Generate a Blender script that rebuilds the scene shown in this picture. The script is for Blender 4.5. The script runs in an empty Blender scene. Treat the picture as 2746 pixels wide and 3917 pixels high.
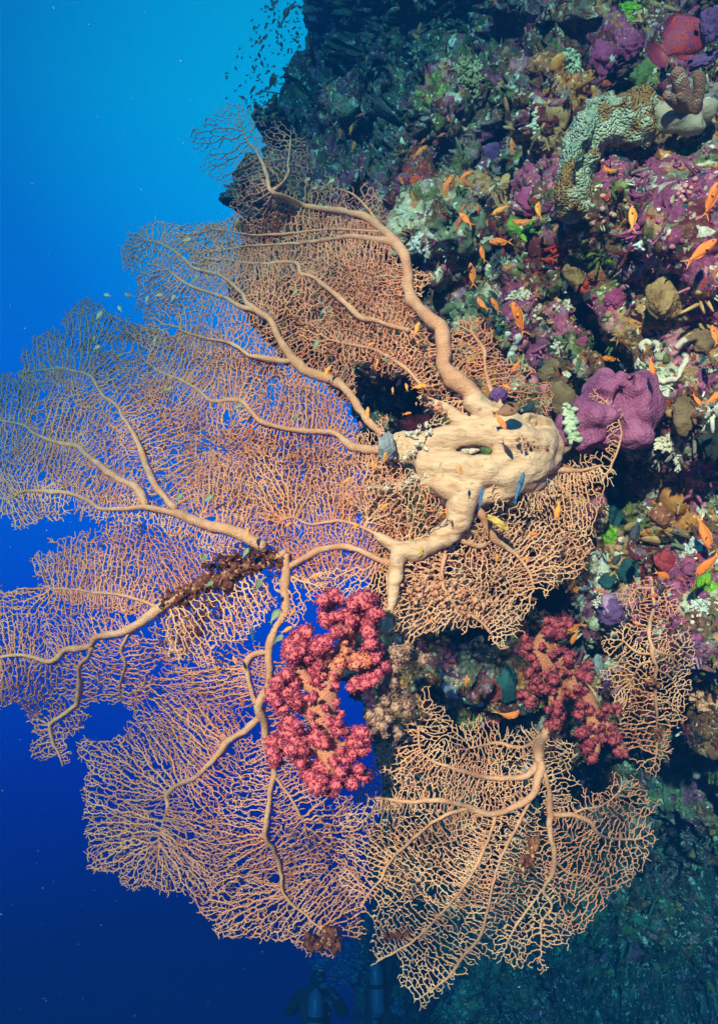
import bpy, math, random
import numpy as np
from mathutils import Vector, Matrix

# ------------------------------------------------------------------ camera, water light, sun
SC = bpy.context.scene
W, H = 2746.0, 3917.0                       # photograph frame, used only to read bearings
VF = math.radians(65)
F = H / 2 / math.tan(VF / 2)
cam_data = bpy.data.cameras.new('camera')
cam_data.sensor_fit = 'VERTICAL'
cam_data.sensor_height = 24
cam_data.lens = 12 / math.tan(VF / 2)
cam_data.clip_start = 0.05
cam_data.clip_end = 200
cam = bpy.data.objects.new('camera', cam_data)
cam.rotation_euler = (math.radians(90), 0, 0)
SC.collection.objects.link(cam)
SC.camera = cam

world = bpy.data.worlds.new('World')
SC.world = world
world.use_nodes = True
wt = world.node_tree
wt.nodes.clear()
wo = wt.nodes.new('ShaderNodeOutputWorld')
bg = wt.nodes.new('ShaderNodeBackground')
tc = wt.nodes.new('ShaderNodeTexCoord')
sep = wt.nodes.new('ShaderNodeSeparateXYZ')
ramp = wt.nodes.new('ShaderNodeValToRGB')
mr = wt.nodes.new('ShaderNodeMapRange')
mr.inputs['From Min'].default_value = -0.6
mr.inputs['From Max'].default_value = 0.6
WR = [(-0.6, (0.0, 0.008, 0.10)), (-0.45, (0.0, 0.018, 0.16)), (-0.3, (0.0, 0.044, 0.42)), (-0.12, (0.0, 0.15, 0.74)),
      (0.0, (0.0, 0.26, 0.86)), (0.15, (0.0, 0.35, 0.92)), (0.3, (0.0, 0.46, 0.86)), (0.45, (0.01, 0.62, 0.82)), (0.6, (0.015, 0.68, 0.82))]
el = ramp.color_ramp.elements
for i, (z, c) in enumerate(WR):
    e = el[i] if i < 2 else el.new((z + .6) / 1.2)
    e.position = (z + .6) / 1.2
    e.color = (*c, 1)
wt.links.new(tc.outputs['Generated'], sep.inputs[0])
wt.links.new(sep.outputs['Z'], mr.inputs['Value'])
wt.links.new(mr.outputs[0], ramp.inputs[0])
# the open water is brightest towards the sunlit side of the reef, dim behind the diver
mr2 = wt.nodes.new('ShaderNodeMapRange')
mr2.inputs['From Min'].default_value = -0.9
mr2.inputs['From Max'].default_value = 0.98
mr2.inputs['To Min'].default_value = 0.10
mr2.inputs['To Max'].default_value = 0.95
dp = wt.nodes.new('ShaderNodeVectorMath'); dp.operation = 'DOT_PRODUCT'
dp.inputs[1].default_value = Vector((-0.02, 0.88, 0.44)).normalized()
wt.links.new(tc.outputs['Generated'], dp.inputs[0])
wt.links.new(dp.outputs['Value'], mr2.inputs['Value'])
hue = wt.nodes.new('ShaderNodeValToRGB')            # deep blue sideways, greener up towards the surface light
hue.color_ramp.elements[0].position = .80; hue.color_ramp.elements[0].color = (1, .72, .86, 1)
hue.color_ramp.elements[1].position = 1.0; hue.color_ramp.elements[1].color = (1, 1.3, 1.02, 1)
e_ = hue.color_ramp.elements.new(.93); e_.color = (1, .74, .82, 1)
hmix = wt.nodes.new('ShaderNodeVectorMath'); hmix.operation = 'MULTIPLY'
wt.links.new(dp.outputs['Value'], hue.inputs[0])
wt.links.new(ramp.outputs['Color'], hmix.inputs[0]); wt.links.new(hue.outputs['Color'], hmix.inputs[1])
mul = wt.nodes.new('ShaderNodeVectorMath'); mul.operation = 'SCALE'
wt.links.new(hmix.outputs[0], mul.inputs[0])
wt.links.new(mr2.outputs[0], mul.inputs['Scale'])
wt.links.new(mul.outputs[0], bg.inputs['Color'])
bg.inputs['Strength'].default_value = 0.60
wt.links.new(bg.outputs[0], wo.inputs['Surface'])

sun_d = bpy.data.lights.new('sun', 'SUN')
sun_d.energy = 5.0
sun_d.angle = math.radians(1.2)
sun_d.color = (1.0, 0.385, 0.235)
sun = bpy.data.objects.new('sun', sun_d)
sun.rotation_euler = Vector((0.30, 1.0, -0.42)).to_track_quat('-Z', 'Y').to_euler()
SC.collection.objects.link(sun)

SC.view_settings.view_transform = 'Standard'
SC.view_settings.look = 'None'
SC.view_settings.gamma = 1
SC.view_settings.exposure = 2.62
SC.cycles.use_denoising = True
SC.cycles.max_bounces = 5
SC.cycles.volume_bounces = 0
SC.cycles.diffuse_bounces = 2

# ------------------------------------------------------------------ helpers
rng = np.random.default_rng(7)
random.seed(7)

def P(x, y, d):
    x = np.asarray(x, float); y = np.asarray(y, float); d = np.asarray(d, float)
    return np.stack(np.broadcast_arrays((x - W / 2) / F * d, d, (H / 2 - y) / F * d), -1)

def mesh_obj(name, V, Fc, mat=None, parent=None, smooth=True, colors=None):
    V = np.ascontiguousarray(V, np.float32).reshape(-1, 3)
    me = bpy.data.meshes.new(name)
    if isinstance(Fc, np.ndarray):
        Fc = [Fc]
    arrs = [np.asarray(f, np.int32) for f in Fc if len(f)]
    nl = sum(a.size for a in arrs); nf = sum(len(a) for a in arrs)
    me.vertices.add(len(V)); me.vertices.foreach_set('co', V.ravel())
    me.loops.add(nl); me.loops.foreach_set('vertex_index', np.concatenate([a.ravel() for a in arrs]))
    me.polygons.add(nf)
    tot = np.concatenate([np.full(len(a), a.shape[1], np.int32) for a in arrs])
    start = np.concatenate([[0], np.cumsum(tot)[:-1]]).astype(np.int32)
    me.polygons.foreach_set('loop_start', start)
    me.polygons.foreach_set('loop_total', tot)
    if smooth:
        me.polygons.foreach_set('use_smooth', np.ones(nf, bool))
    me.update(calc_edges=True)
    if colors is not None:
        at = me.color_attributes.new('tint', 'FLOAT_COLOR', 'POINT')
        at.data.foreach_set('color', np.ascontiguousarray(colors, np.float32).ravel())
    if mat:
        me.materials.append(mat)
    o = bpy.data.objects.new(name, me)
    SC.collection.objects.link(o)
    if parent:
        o.parent = parent
    return o

def link_mesh(name, me, parent):
    o = bpy.data.objects.new(name, me)
    SC.collection.objects.link(o)
    o.parent = parent
    return o

def tag(o, label=None, cat=None, group=None, kind=None):
    if label: o['label'] = label
    if cat: o['category'] = cat
    if group: o['group'] = group
    if kind: o['kind'] = kind
    return o

def empty(name, loc=(0, 0, 0)):
    o = bpy.data.objects.new(name, None)
    o.empty_display_size = .05
    o.location = loc
    SC.collection.objects.link(o)
    return o

def rehome(root):
    """children were built in world coordinates: give them the root's frame"""
    inv = Matrix.Translation(root.location).inverted()
    for c in [c for c in bpy.data.objects if c.parent == root]:
        c.matrix_parent_inverse = inv

# --- noise
def _h(ix, iy, iz, s):
    n = (ix.astype(np.int64) * 374761393 + iy.astype(np.int64) * 668265263 + iz.astype(np.int64) * 2147483647 + s * 1274126177) & 0xffffffff
    n = ((n ^ (n >> 13)) * 1274126177) & 0xffffffff
    n = ((n ^ (n >> 16)) * 2246822519) & 0xffffffff
    return ((n ^ (n >> 15)) & 0xffffff) / float(0xffffff)

def vnoise(p, s=0):
    i = np.floor(p).astype(np.int64); f = p - i; u = f * f * (3 - 2 * f)
    r = 0
    for dx in (0, 1):
        for dy in (0, 1):
            for dz in (0, 1):
                w = (u[..., 0] if dx else 1 - u[..., 0]) * (u[..., 1] if dy else 1 - u[..., 1]) * (u[..., 2] if dz else 1 - u[..., 2])
                r = r + w * _h(i[..., 0] + dx, i[..., 1] + dy, i[..., 2] + dz, s)
    return r * 2 - 1

def fbm(p, s=0, o=3):
    r = 0; a = 1; t = 0
    for k in range(o):
        r = r + a * vnoise(p * 2 ** k, s + k); t += a; a *= .5
    return r / t

def worley(p, s=0, ident=False):
    i = np.floor(p).astype(np.int64)
    best = np.full(p.shape[:-1], 9.0); bid = np.zeros(p.shape[:-1])
    for dx in (-1, 0, 1):
        for dy in (-1, 0, 1):
            for dz in (-1, 0, 1):
                cx, cy, cz = i[..., 0] + dx, i[..., 1] + dy, i[..., 2] + dz
                qx = cx + _h(cx, cy, cz, s + 1) - p[..., 0]
                qy = cy + _h(cx, cy, cz, s + 2) - p[..., 1]
                qz = cz + _h(cx, cy, cz, s + 3) - p[..., 2]
                d = qx * qx + qy * qy + qz * qz
                m = d < best
                best = np.where(m, d, best)
                if ident:
                    bid = np.where(m, _h(cx, cy, cz, s + 9), bid)
    return (np.sqrt(best), bid) if ident else np.sqrt(best)

def smooth01(x):
    x = np.clip(x, 0, 1)
    return x * x * (3 - 2 * x)

def idw(x, y, ctrl, p=3.0, soft=30.):
    x = np.asarray(x, float); y = np.asarray(y, float)
    num = 0; den = 0
    for cx, cy, cv in ctrl:
        w = ((x - cx) ** 2 + (y - cy) ** 2 + soft * soft) ** (-p / 2)
        num = num + w * cv; den = den + w
    return num / den

# --- materials
def mat_new(name):
    m = bpy.data.materials.new(name); m.use_nodes = True
    nt = m.node_tree
    return m, nt, nt.nodes['Principled BSDF']

def N(nt, t, **kw):
    n = nt.nodes.new(t)
    for k, v in kw.items():
        setattr(n, k, v)
    return n

def organic(name, c1, c2, scale=12, rough=.75, bump=.4, bscale=60, speck=None, sscale=150, sth=.62, spec=.25, sss=0, vor=0, dist=.01):
    m, nt, b = mat_new(name)
    tcn = N(nt, 'ShaderNodeTexCoord')
    n1 = N(nt, 'ShaderNodeTexNoise'); n1.inputs['Scale'].default_value = scale; n1.inputs['Detail'].default_value = 5
    nt.links.new(tcn.outputs['Object'], n1.inputs['Vector'])
    r = N(nt, 'ShaderNodeValToRGB')
    r.color_ramp.elements[0].position = .36; r.color_ramp.elements[1].position = .64
    r.color_ramp.elements[0].color = (*c1, 1); r.color_ramp.elements[1].color = (*c2, 1)
    nt.links.new(n1.outputs['Fac'], r.inputs[0])
    col = r.outputs[0]
    if speck:
        n3 = N(nt, 'ShaderNodeTexNoise'); n3.inputs['Scale'].default_value = sscale; n3.inputs['Detail'].default_value = 2
        nt.links.new(tcn.outputs['Object'], n3.inputs['Vector'])
        r3 = N(nt, 'ShaderNodeValToRGB'); r3.color_ramp.elements[0].position = sth; r3.color_ramp.elements[1].position = sth + .06
        nt.links.new(n3.outputs['Fac'], r3.inputs[0])
        mx = N(nt, 'ShaderNodeMix', data_type='RGBA')
        nt.links.new(r3.outputs[0], mx.inputs[0]); nt.links.new(col, mx.inputs[6]); mx.inputs[7].default_value = (*speck, 1)
        col = mx.outputs[2]
    nt.links.new(col, b.inputs['Base Color'])
    b.inputs['Roughness'].default_value = rough
    b.inputs['Specular IOR Level'].default_value = spec
    if vor:
        n2 = N(nt, 'ShaderNodeTexVoronoi'); n2.inputs['Scale'].default_value = bscale
        out = n2.outputs['Distance']
    else:
        n2 = N(nt, 'ShaderNodeTexNoise'); n2.inputs['Scale'].default_value = bscale; n2.inputs['Detail'].default_value = 6
        out = n2.outputs['Fac']
    nt.links.new(tcn.outputs['Object'], n2.inputs['Vector'])
    bp = N(nt, 'ShaderNodeBump'); bp.inputs['Strength'].default_value = bump; bp.inputs['Distance'].default_value = dist
    if vor: bp.invert = True
    nt.links.new(out, bp.inputs['Height']); nt.links.new(bp.outputs[0], b.inputs['Normal'])
    if sss:
        b.inputs['Subsurface Weight'].default_value = sss
        b.inputs['Subsurface Scale'].default_value = .02
    return m

def tint_mat(name, bump=.7, bscale=60, rough=.8, cells=True, var=1.0):
    """zones come from the colour map, small patches of growth from warped cells, grit from fine noise"""
    m, nt, b = mat_new(name)
    tcn = N(nt, 'ShaderNodeTexCoord'); L = nt.links.new
    at = N(nt, 'ShaderNodeAttribute', attribute_name='tint')
    col = at.outputs['Color']
    if cells:
        wn = N(nt, 'ShaderNodeTexNoise'); wn.inputs['Scale'].default_value = 9; wn.inputs['Detail'].default_value = 5
        L(tcn.outputs['Object'], wn.inputs['Vector'])
        wa = N(nt, 'ShaderNodeVectorMath', operation='MULTIPLY_ADD'); wa.inputs[1].default_value = (.16, .16, .16)
        L(wn.outputs['Color'], wa.inputs[0]); L(tcn.outputs['Object'], wa.inputs[2])
        for sc_, th, cols in ((9, .74, ['pur', 'brn', 'gry', 'olv', 'mar', 'pnk', 'tan', 'sea', 'mag', 'brn']),
                              (24, .76, ['wht', 'mar', 'olv', 'pal', 'pur', 'tel', 'pnk', 'brn', 'ora', 'lil', 'dkk']),
                              (64, .80, ['pal', 'dkk', 'pnk', 'wht', 'red', 'brn', 'sea', 'mar', 'tan', 'dkk'])):
            v = N(nt, 'ShaderNodeTexVoronoi'); v.inputs['Scale'].default_value = sc_
            L(wa.outputs[0], v.inputs['Vector'])
            sp = N(nt, 'ShaderNodeSeparateColor'); L(v.outputs['Color'], sp.inputs[0])
            rp = N(nt, 'ShaderNodeValToRGB'); rp.color_ramp.interpolation = 'CONSTANT'
            for i, cq in enumerate(cols):
                e = rp.color_ramp.elements[i] if i < 2 else rp.color_ramp.elements.new(i / len(cols))
                e.position = i / len(cols); e.color = (*PAL[cq], 1)
            L(sp.outputs[0], rp.inputs[0])
            gt = N(nt, 'ShaderNodeMath', operation='GREATER_THAN'); gt.inputs[1].default_value = th; L(sp.outputs[1], gt.inputs[0])
            fa = N(nt, 'ShaderNodeMath', operation='MULTIPLY'); fa.inputs[1].default_value = .9; L(gt.outputs[0], fa.inputs[0])
            mx = N(nt, 'ShaderNodeMix', data_type='RGBA'); L(fa.outputs[0], mx.inputs[0]); L(col, mx.inputs[6]); L(rp.outputs[0], mx.inputs[7])
            col = mx.outputs[2]
    n1 = N(nt, 'ShaderNodeTexNoise'); n1.inputs['Scale'].default_value = 34; n1.inputs['Detail'].default_value = 9; n1.inputs['Roughness'].default_value = .75
    L(tcn.outputs['Object'], n1.inputs['Vector'])
    mp = N(nt, 'ShaderNodeMapRange'); mp.inputs['From Min'].default_value = .32; mp.inputs['From Max'].default_value = .68
    mp.inputs['To Min'].default_value = 1 - .72 * var; mp.inputs['To Max'].default_value = 1 + .85 * var
    L(n1.outputs['Fac'], mp.inputs['Value'])
    sc = N(nt, 'ShaderNodeVectorMath', operation='SCALE')
    L(col, sc.inputs[0]); L(mp.outputs[0], sc.inputs['Scale'])
    n3 = N(nt, 'ShaderNodeTexNoise'); n3.inputs['Scale'].default_value = 80; n3.inputs['Detail'].default_value = 4
    L(tcn.outputs['Object'], n3.inputs['Vector'])
    r3 = N(nt, 'ShaderNodeValToRGB'); r3.color_ramp.elements[0].position = .62; r3.color_ramp.elements[1].position = .68
    L(n3.outputs['Fac'], r3.inputs[0])
    mk = N(nt, 'ShaderNodeMath', operation='MULTIPLY'); mk.inputs[1].default_value = .5 * var; L(r3.outputs[0], mk.inputs[0])
    mx = N(nt, 'ShaderNodeMix', data_type='RGBA')
    L(mk.outputs[0], mx.inputs[0]); L(sc.outputs[0], mx.inputs[6]); mx.inputs[7].default_value = (.50, .50, .40, 1)
    L(mx.outputs[2], b.inputs['Base Color'])
    b.inputs['Roughness'].default_value = rough
    b.inputs['Specular IOR Level'].default_value = .2
    n2 = N(nt, 'ShaderNodeTexNoise'); n2.inputs['Scale'].default_value = bscale; n2.inputs['Detail'].default_value = 9; n2.inputs['Roughness'].default_value = .75
    L(tcn.outputs['Object'], n2.inputs['Vector'])
    bp = N(nt, 'ShaderNodeBump'); bp.inputs['Strength'].default_value = bump; bp.inputs['Distance'].default_value = .03
    L(n2.outputs['Fac'], bp.inputs['Height']); L(bp.outputs[0], b.inputs['Normal'])
    return m

PAL_ = dict(pur=(.24, .055, .125), mag=(.36, .07, .15), pnk=(.45, .17, .20), tan=(.36, .21, .085), olv=(.11, .13, .03), gry=(.21, .17, .145),
           pal=(.44, .43, .28), wht=(.68, .60, .46), red=(.38, .035, .015), mar=(.11, .018, .02), tel=(.012, .055, .06), grn=(.16, .34, .03),
           brn=(.13, .06, .03), ora=(.45, .18, .04), dkk=(.022, .022, .02), lil=(.24, .13, .20), sea=(.15, .19, .11))
PAL = {k_: tuple(min(.8, c_ * 1.34) for c_ in v_) for k_, v_ in PAL_.items()}
# ------------------------------------------------------------------ the reef wall
EDGE = [(-200, 1120), (0, 1160), (90, 1175), (150, 1190), (200, 1225), (245, 1265), (262, 1160), (300, 1118), (360, 1110), (385, 1050),
        (430, 985), (470, 965), (560, 1010), (640, 1000), (700, 940), (760, 880), (830, 950), (960, 960), (1050, 935), (1150, 990),
        (1250, 1020), (1330, 1060), (1420, 1260), (1500, 1340), (1700, 1410), (2000, 1470), (2300, 1430), (2500, 1380),
        (2700, 1400), (2900, 1460), (3100, 1500), (3300, 1440), (3450, 1520), (3600, 1400), (3720, 1370), (3800, 1440), (3917, 1330), (4150, 1300)]
RD = [(2746, 0, 3.9), (2300, 0, 4.1), (1950, 0, 5.0), (1600, 0, 6.8), (1200, 50, 10.), (1250, 220, 9.5), (1500, 250, 6.8), (1150, 330, 8.0),
      (1000, 460, 7.0), (1300, 450, 6.2), (1700, 450, 4.2), (2200, 450, 3.4), (2700, 400, 3.0), (2300, 800, 2.95), (2746, 900, 2.6),
      (1700, 900, 3.5), (1300, 800, 4.8), (1000, 800, 5.8), (1000, 1100, 4.6), (1500, 1500, 3.7), (2000, 1300, 3.1), (2300, 1500, 2.8),
      (2746, 1600, 2.6), (2250, 2000, 3.0), (2700, 2300, 2.7), (1700, 2000, 3.4), (1500, 2600, 3.5), (1900, 2600, 3.1), (2250, 2800, 3.1),
      (2746, 2800, 3.1), (2746, 3150, 4.9), (2746, 3500, 6.6), (2400, 3300, 6.2), (1700, 3000, 5.8), (2000, 3300, 7.0), (1500, 3500, 11.5),
      (2000, 3700, 8.6), (2746, 4100, 8.6), (2200, 4100, 9.8), (1500, 4000, 13.4)]
# hollows (+) and bulges (-): x, y, rx, ry, rotation degrees, depth in metres
DENTS = [(2395, 300, 55, 75, 0, .5), (1880, 460, 40, 160, 0, .35), (2290, 1290, 55, 190, 25, .45), (2215, 1470, 60, 60, 0, .3), (2420, 1150, 40, 90, 0, .4),
         (2590, 640, 70, 40, 0, .25), (1700, 1080, 120, 60, 0, .4), (1640, 640, 90, 90, 0, .25), (1930, 900, 70, 30, 0, .25), (2110, 850, 90, 25, 0, .2),
         (1500, 1530, 150, 70, 0, .35), (1560, 1620, 110, 70, 0, .15), (1900, 2480, 180, 60, 0, .45), (2120, 2300, 120, 70, 0, .4), (2310, 2550, 30, 160, 0, .3),
         (2570, 2750, 60, 200, 0, .3), (1380, 2650, 60, 120, 0, .6), (2400, 2950, 180, 90, 0, .4), (2500, 3230, 160, 70, 30, .5), (2340, 3500, 120, 60, 40, .4),
         (1950, 140, 100, 60, 0, .3), (2680, 60, 40, 120, 0, .3), (2700, 280, 80, 30, -30, .3), (2340, 1800, 18, 200, 8, .3), (2550, 2080, 100, 20, 0, .2),
         (2330, 120, 50, 60, 0, .2), (1330, 300, 90, 120, 0, -.5), (1050, 430, 60, 40, 0, -.5), (2300, 2350, 70, 110, 0, -.25), (1750, 2630, 170, 90, 0, -.3),
         (2650, 1120, 90, 120, 0, -.12), (2100, 1060, 90, 60, 0, -.1), (1620, 880, 170, 90, 0, -.2), (2480, 3050, 90, 120, 0, -.25)]
PATCH = [(1980, 120, 90, 'pur'), (2330, 230, 60, 'mag'), (2420, 190, 55, 'pur'), (1760, 150, 110, 'olv'), (2100, 270, 90, 'brn'), (2180, 330, 90, 'ora'),
         (2060, 230, 70, 'mar'), (1900, 340, 60, 'olv'), (1880, 560, 60, 'pur'), (2080, 720, 110, 'mag'), (2030, 770, 60, 'pnk'), (2240, 640, 50, 'red'),
         (2370, 620, 80, 'pnk'), (2420, 720, 100, 'pur'), (2500, 560, 130, 'ora'), (2600, 560, 90, 'tan'), (2690, 640, 60, 'olv'), (2560, 880, 130, 'pur'),
         (2650, 1000, 130, 'pur'), (2560, 1000, 70, 'pnk'), (2480, 1050, 60, 'pnk'), (2090, 900, 60, 'grn'), (2250, 900, 90, 'brn'), (2250, 980, 80, 'olv'),
         (2150, 960, 60, 'red'), (2060, 1000, 90, 'mar'), (2210, 1090, 60, 'tan'), (2320, 1000, 35, 'grn'), (2290, 1060, 40, 'red'), (2390, 1000, 50, 'lil'),
         (2560, 1120, 80, 'tan'), (2590, 1180, 70, 'tan'), (2500, 1130, 50, 'brn'), (2350, 1150, 50, 'mag'), (1960, 1150, 70, 'pur'), (2040, 1250, 80, 'pur'),
         (1900, 1180, 50, 'tel'), (2140, 1200, 60, 'tan'), (2250, 1230, 50, 'sea'), (2030, 1400, 70, 'pur'), (2130, 1420, 80, 'brn'), (2160, 1530, 80, 'tan'),
         (2620, 1580, 80, 'brn'), (2580, 1350, 80, 'pnk'), (2660, 1310, 70, 'tan'), (2560, 1290, 50, 'tan'), (2680, 1180, 50, 'pur'), (2720, 1130, 50, 'gry'),
         (2540, 1430, 60, 'pal'), (2700, 1440, 50, 'pur'), (2710, 1560, 40, 'wht'), (2560, 1740, 90, 'gry'), (2640, 1800, 60, 'pnk'), (2470, 1800, 70, 'brn'),
         (2600, 1900, 90, 'pur'), (2650, 1860, 50, 'mag'), (2540, 1960, 110, 'ora'), (2480, 1970, 70, 'olv'), (2430, 1870, 40, 'red'), (2400, 1960, 60, 'olv'),
         (2230, 2120, 100, 'brn'), (2180, 2050, 80, 'brn'), (2500, 2140, 80, 'mar'), (2600, 2180, 100, 'pur'), (2570, 2080, 60, 'sea'), (2640, 2140, 50, 'wht'),
         (2300, 2180, 60, 'wht'), (2300, 2300, 70, 'wht'), (2300, 2400, 90, 'pal'), (2250, 2470, 70, 'sea'), (2380, 2330, 70, 'lil'), (2340, 2260, 40, 'brn'),
         (2690, 2250, 60, 'grn'), (2670, 2330, 80, 'pal'), (2600, 2400, 90, 'pur'), (2560, 2300, 60, 'pur'), (2640, 2480, 70, 'lil'), (2300, 2550, 50, 'pal'),
         (1740, 2560, 70, 'pur'), (1820, 2540, 70, 'gry'), (1900, 2560, 50, 'sea'), (1720, 2620, 70, 'pal'), (1850, 2700, 90, 'brn'), (1780, 2740, 80, 'olv'),
         (1930, 2650, 60, 'tel'), (1950, 2800, 90, 'gry'), (2620, 2850, 60, 'dkk'), (2590, 2800, 50, 'wht'), (2560, 2970, 90, 'sea'), (2500, 3060, 70, 'sea'),
         (2600, 3100, 60, 'lil'), (2640, 3280, 60, 'lil'), (2690, 3340, 60, 'sea'), (2400, 3470, 60, 'grn'), (2620, 3560, 90, 'grn'), (2300, 3650, 80, 'sea'),
         (2560, 3700, 100, 'grn'), (2200, 3600, 80, 'sea'), (2440, 3800, 90, 'sea'), (1580, 850, 70, 'pal'), (1640, 930, 60, 'wht'), (1700, 870, 60, 'sea'),
         (1540, 720, 70, 'red'), (1600, 680, 50, 'red'), (1680, 590, 45, 'mag'), (1650, 360, 40, 'grn'), (1480, 350, 50, 'pur'), (1560, 410, 60, 'olv'),
         (1240, 480, 60, 'pur'), (1630, 300, 50, 'mar'), (1450, 480, 90, 'gry'), (1600, 1640, 110, 'mar'), (1480, 1700, 70, 'dkk'), (1700, 1640, 30, 'grn'),
         (2010, 60, 60, 'pnk'), (1750, 40, 80, 'brn'), (1830, 60, 50, 'gry'), (2390, 100, 50, 'grn'), (2480, 300, 80, 'olv'), (2640, 260, 60, 'pur')]

def edge_x(y):
    ey = [e[0] for e in EDGE]; ex = [e[1] for e in EDGE]
    return np.interp(y, ey, ex) + 14 * vnoise(np.stack([np.asarray(y) / 38., np.zeros_like(y), np.zeros_like(y)], -1), 3)

def reef_depth(x, y):
    return idw(x, y, RD, 3.4)

ys = np.concatenate([np.arange(-500, -170, 15.), np.arange(-170, 4130, 5.0), np.arange(4130, 4480, 15.)])
NX, NC, NB = 70, 400, 46                      # the wall goes on beyond the frame on every side
t = np.linspace(0, 1, NC - NX)
E = edge_x(ys)[:, None]
X = E + (2930 - E) * (1 - t)[None, :]
X = np.concatenate([np.repeat(np.linspace(4300, 2930, NX, endpoint=False)[None], len(ys), 0), X], 1)
Y = np.repeat(ys[:, None], NC, 1)
D = reef_depth(X, Y)
k = D / 3.0
D = D + .7 * k * np.exp(-(X - E) / 42.)
for cx, cy, rx, ry, a, am in DENTS:
    ca, sa = math.cos(math.radians(a)), math.sin(math.radians(a))
    u = ((X - cx) * ca - (Y - cy) * sa) / rx; v = ((X - cx) * sa + (Y - cy) * ca) / ry
    D = D + am * np.exp(-(u * u + v * v) ** 1.3)
B0 = P(X, Y, D)
# the wall carries on behind its outline
kk = np.arange(1, NB + 1)
back = np.repeat(B0[:, -1:, :], NB, 1).copy()
back[..., 1] += kk[None, :] ** 1.3 * .05
back[..., 0] += .02 * kk[None, :] + (kk[None, :] / NB) ** 2 * 1.2
B0 = np.concatenate([B0, back], 1)
Xa = np.concatenate([X, np.repeat(X[:, -1:], NB, 1)], 1); Ya = np.concatenate([Y, np.repeat(Y[:, -1:], NB, 1)], 1)
def grid_normals(G):
    du = np.gradient(G, axis=1); dv = np.gradient(G, axis=0)
    n = np.cross(du, dv); n /= np.linalg.norm(n, axis=-1, keepdims=True) + 1e-9
    flip = (n * G).sum(-1) > 0
    n[flip] *= -1
    return n
nrm = grid_normals(B0)
nrm[:, NC:] = nrm[:, NC - 1:NC]
for _ in range(14):
    q_ = np.pad(nrm, ((2, 2), (2, 2), (0, 0)), 'edge')
    nrm = (q_[:-4, 2:-2] + q_[4:, 2:-2] + q_[2:-2, :-4] + q_[2:-2, 4:] + q_[2:-2, 2:-2]) / 5
nrm /= np.linalg.norm(nrm, axis=-1, keepdims=True)
def soften(n, k, r):
    for _ in range(k):
        q_ = np.pad(n, ((r, r), (r, r), (0, 0)), 'edge')
        n = (q_[:-2 * r, r:-r] + q_[2 * r:, r:-r] + q_[r:-r, :-2 * r] + q_[r:-r, 2 * r:] + q_[r:-r, r:-r]) / 5
    return n / (np.linalg.norm(n, axis=-1, keepdims=True) + 1e-9)
def vfb(p, s, f, o=3): return np.stack([fbm(p * f, s, o), fbm(p * f, s + 1, o), fbm(p * f, s + 2, o)], -1)
Ex = np.concatenate([E.repeat(NC, 1), E.repeat(NB, 1)], 1)
es = (.45 + .55 * smooth01((Xa - Ex) / 60.)) * np.clip(B0[..., 1] / 3.2, .8, 3.0)
wp = B0 + .10 * vfb(B0, 11, 3)
rough = .55 + .9 * smooth01(.5 + fbm(B0 * 2.1, 21, 2) * 1.4)          # some stretches are smooth crust, some rubble
d1 = .20 * fbm(B0 * 1.7, 1)
rid = 1 - np.abs(fbm(wp * 2.2, 20, 2)) * 3.4
d1 -= .16 * smooth01(rid) * smooth01(.5 + vnoise(B0 * 1.3, 27))
d1 += smooth01((Ya - 2900) / 400.) * (.20 * fbm(B0 * 1.6, 33, 2) + .16 * (.35 - np.abs(fbm(wp * np.array([1.7, 1.7, 2.6]), 36, 2)) * 0 - smooth01(1 - 4 * np.abs(fbm(wp * np.array([1.7, 1.7, 2.6]), 36, 2)))))
d1 += .10 * (0.55 - worley(wp * np.array([3.6, 3.6, 4.6]), 5))
B1 = B0 + nrm * (d1 * es)[..., None]
nrm = soften(grid_normals(B1), 4, 2)
wq = B1 + .025 * vfb(B1, 17, 14, 2)
w2, id2 = worley(wq * 8.0, 30, True)
rid2 = 1 - np.abs(fbm(wp * 6.5, 23, 2)) * 3.0
d2 = .075 * (0.55 - w2) * (id2 + .15) * rough - .06 * smooth01(rid2) * smooth01(.6 + vnoise(B0 * 3.1, 28))
d2 += .05 * (.5 - np.abs(fbm(wq * 11, 34, 2)) * 1.6) * rough
B2 = B1 + nrm * (d2 * es)[..., None]
nrm = soften(grid_normals(B2), 2, 1)
w3, id3 = worley(B2 * 20.0, 40, True)
d3 = .030 * (0.5 - w3) * id3 * rough + .013 * (1 - 2.2 * np.abs(fbm(B2 * 27, 46, 2))) * rough
w4, id4 = worley(B2 * 44.0, 48, True)
d3 += .014 * (0.5 - w4) * id4 * rough + .006 * vnoise(B2 * 90, 50) * rough
B1 = B2 + nrm * (d3 * es)[..., None]
# colour zones of the growth, then painted darkening low down and far off
keys = ['pur', 'mar', 'brn', 'olv', 'gry', 'pnk', 'brn', 'sea', 'tan', 'gry', 'brn', 'tan', 'pur', 'olv', 'mar', 'pal', 'brn', 'ora']
pal = np.array([PAL[q] for q in keys])
_, ia = worley((B2 + .08 * vfb(B2, 60, 6)) * 3.0, 60, True)
tints = pal[np.minimum((ia * len(keys)).astype(int), len(keys) - 1)]
bestw = np.full(Xa.shape, .12)
nz = fbm(B1 * 9, 90, 3) * .9 + fbm(B1 * 32, 93, 2) * .5
for n_, (cx, cy, r, q) in enumerate(PATCH):
    m = (np.abs(Xa - cx) < r * 2) & (np.abs(Ya - cy) < r * 2)
    w = 1 - np.hypot(Xa[m] - cx, Ya[m] - cy) / (r * 1.3) + nz[m] * .8
    better = w > bestw[m]
    tt = tints[m]; bw = bestw[m]
    tt[better] = PAL[q]
    bw[better] = w[better]
    tints[m] = tt; bestw[m] = bw
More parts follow.
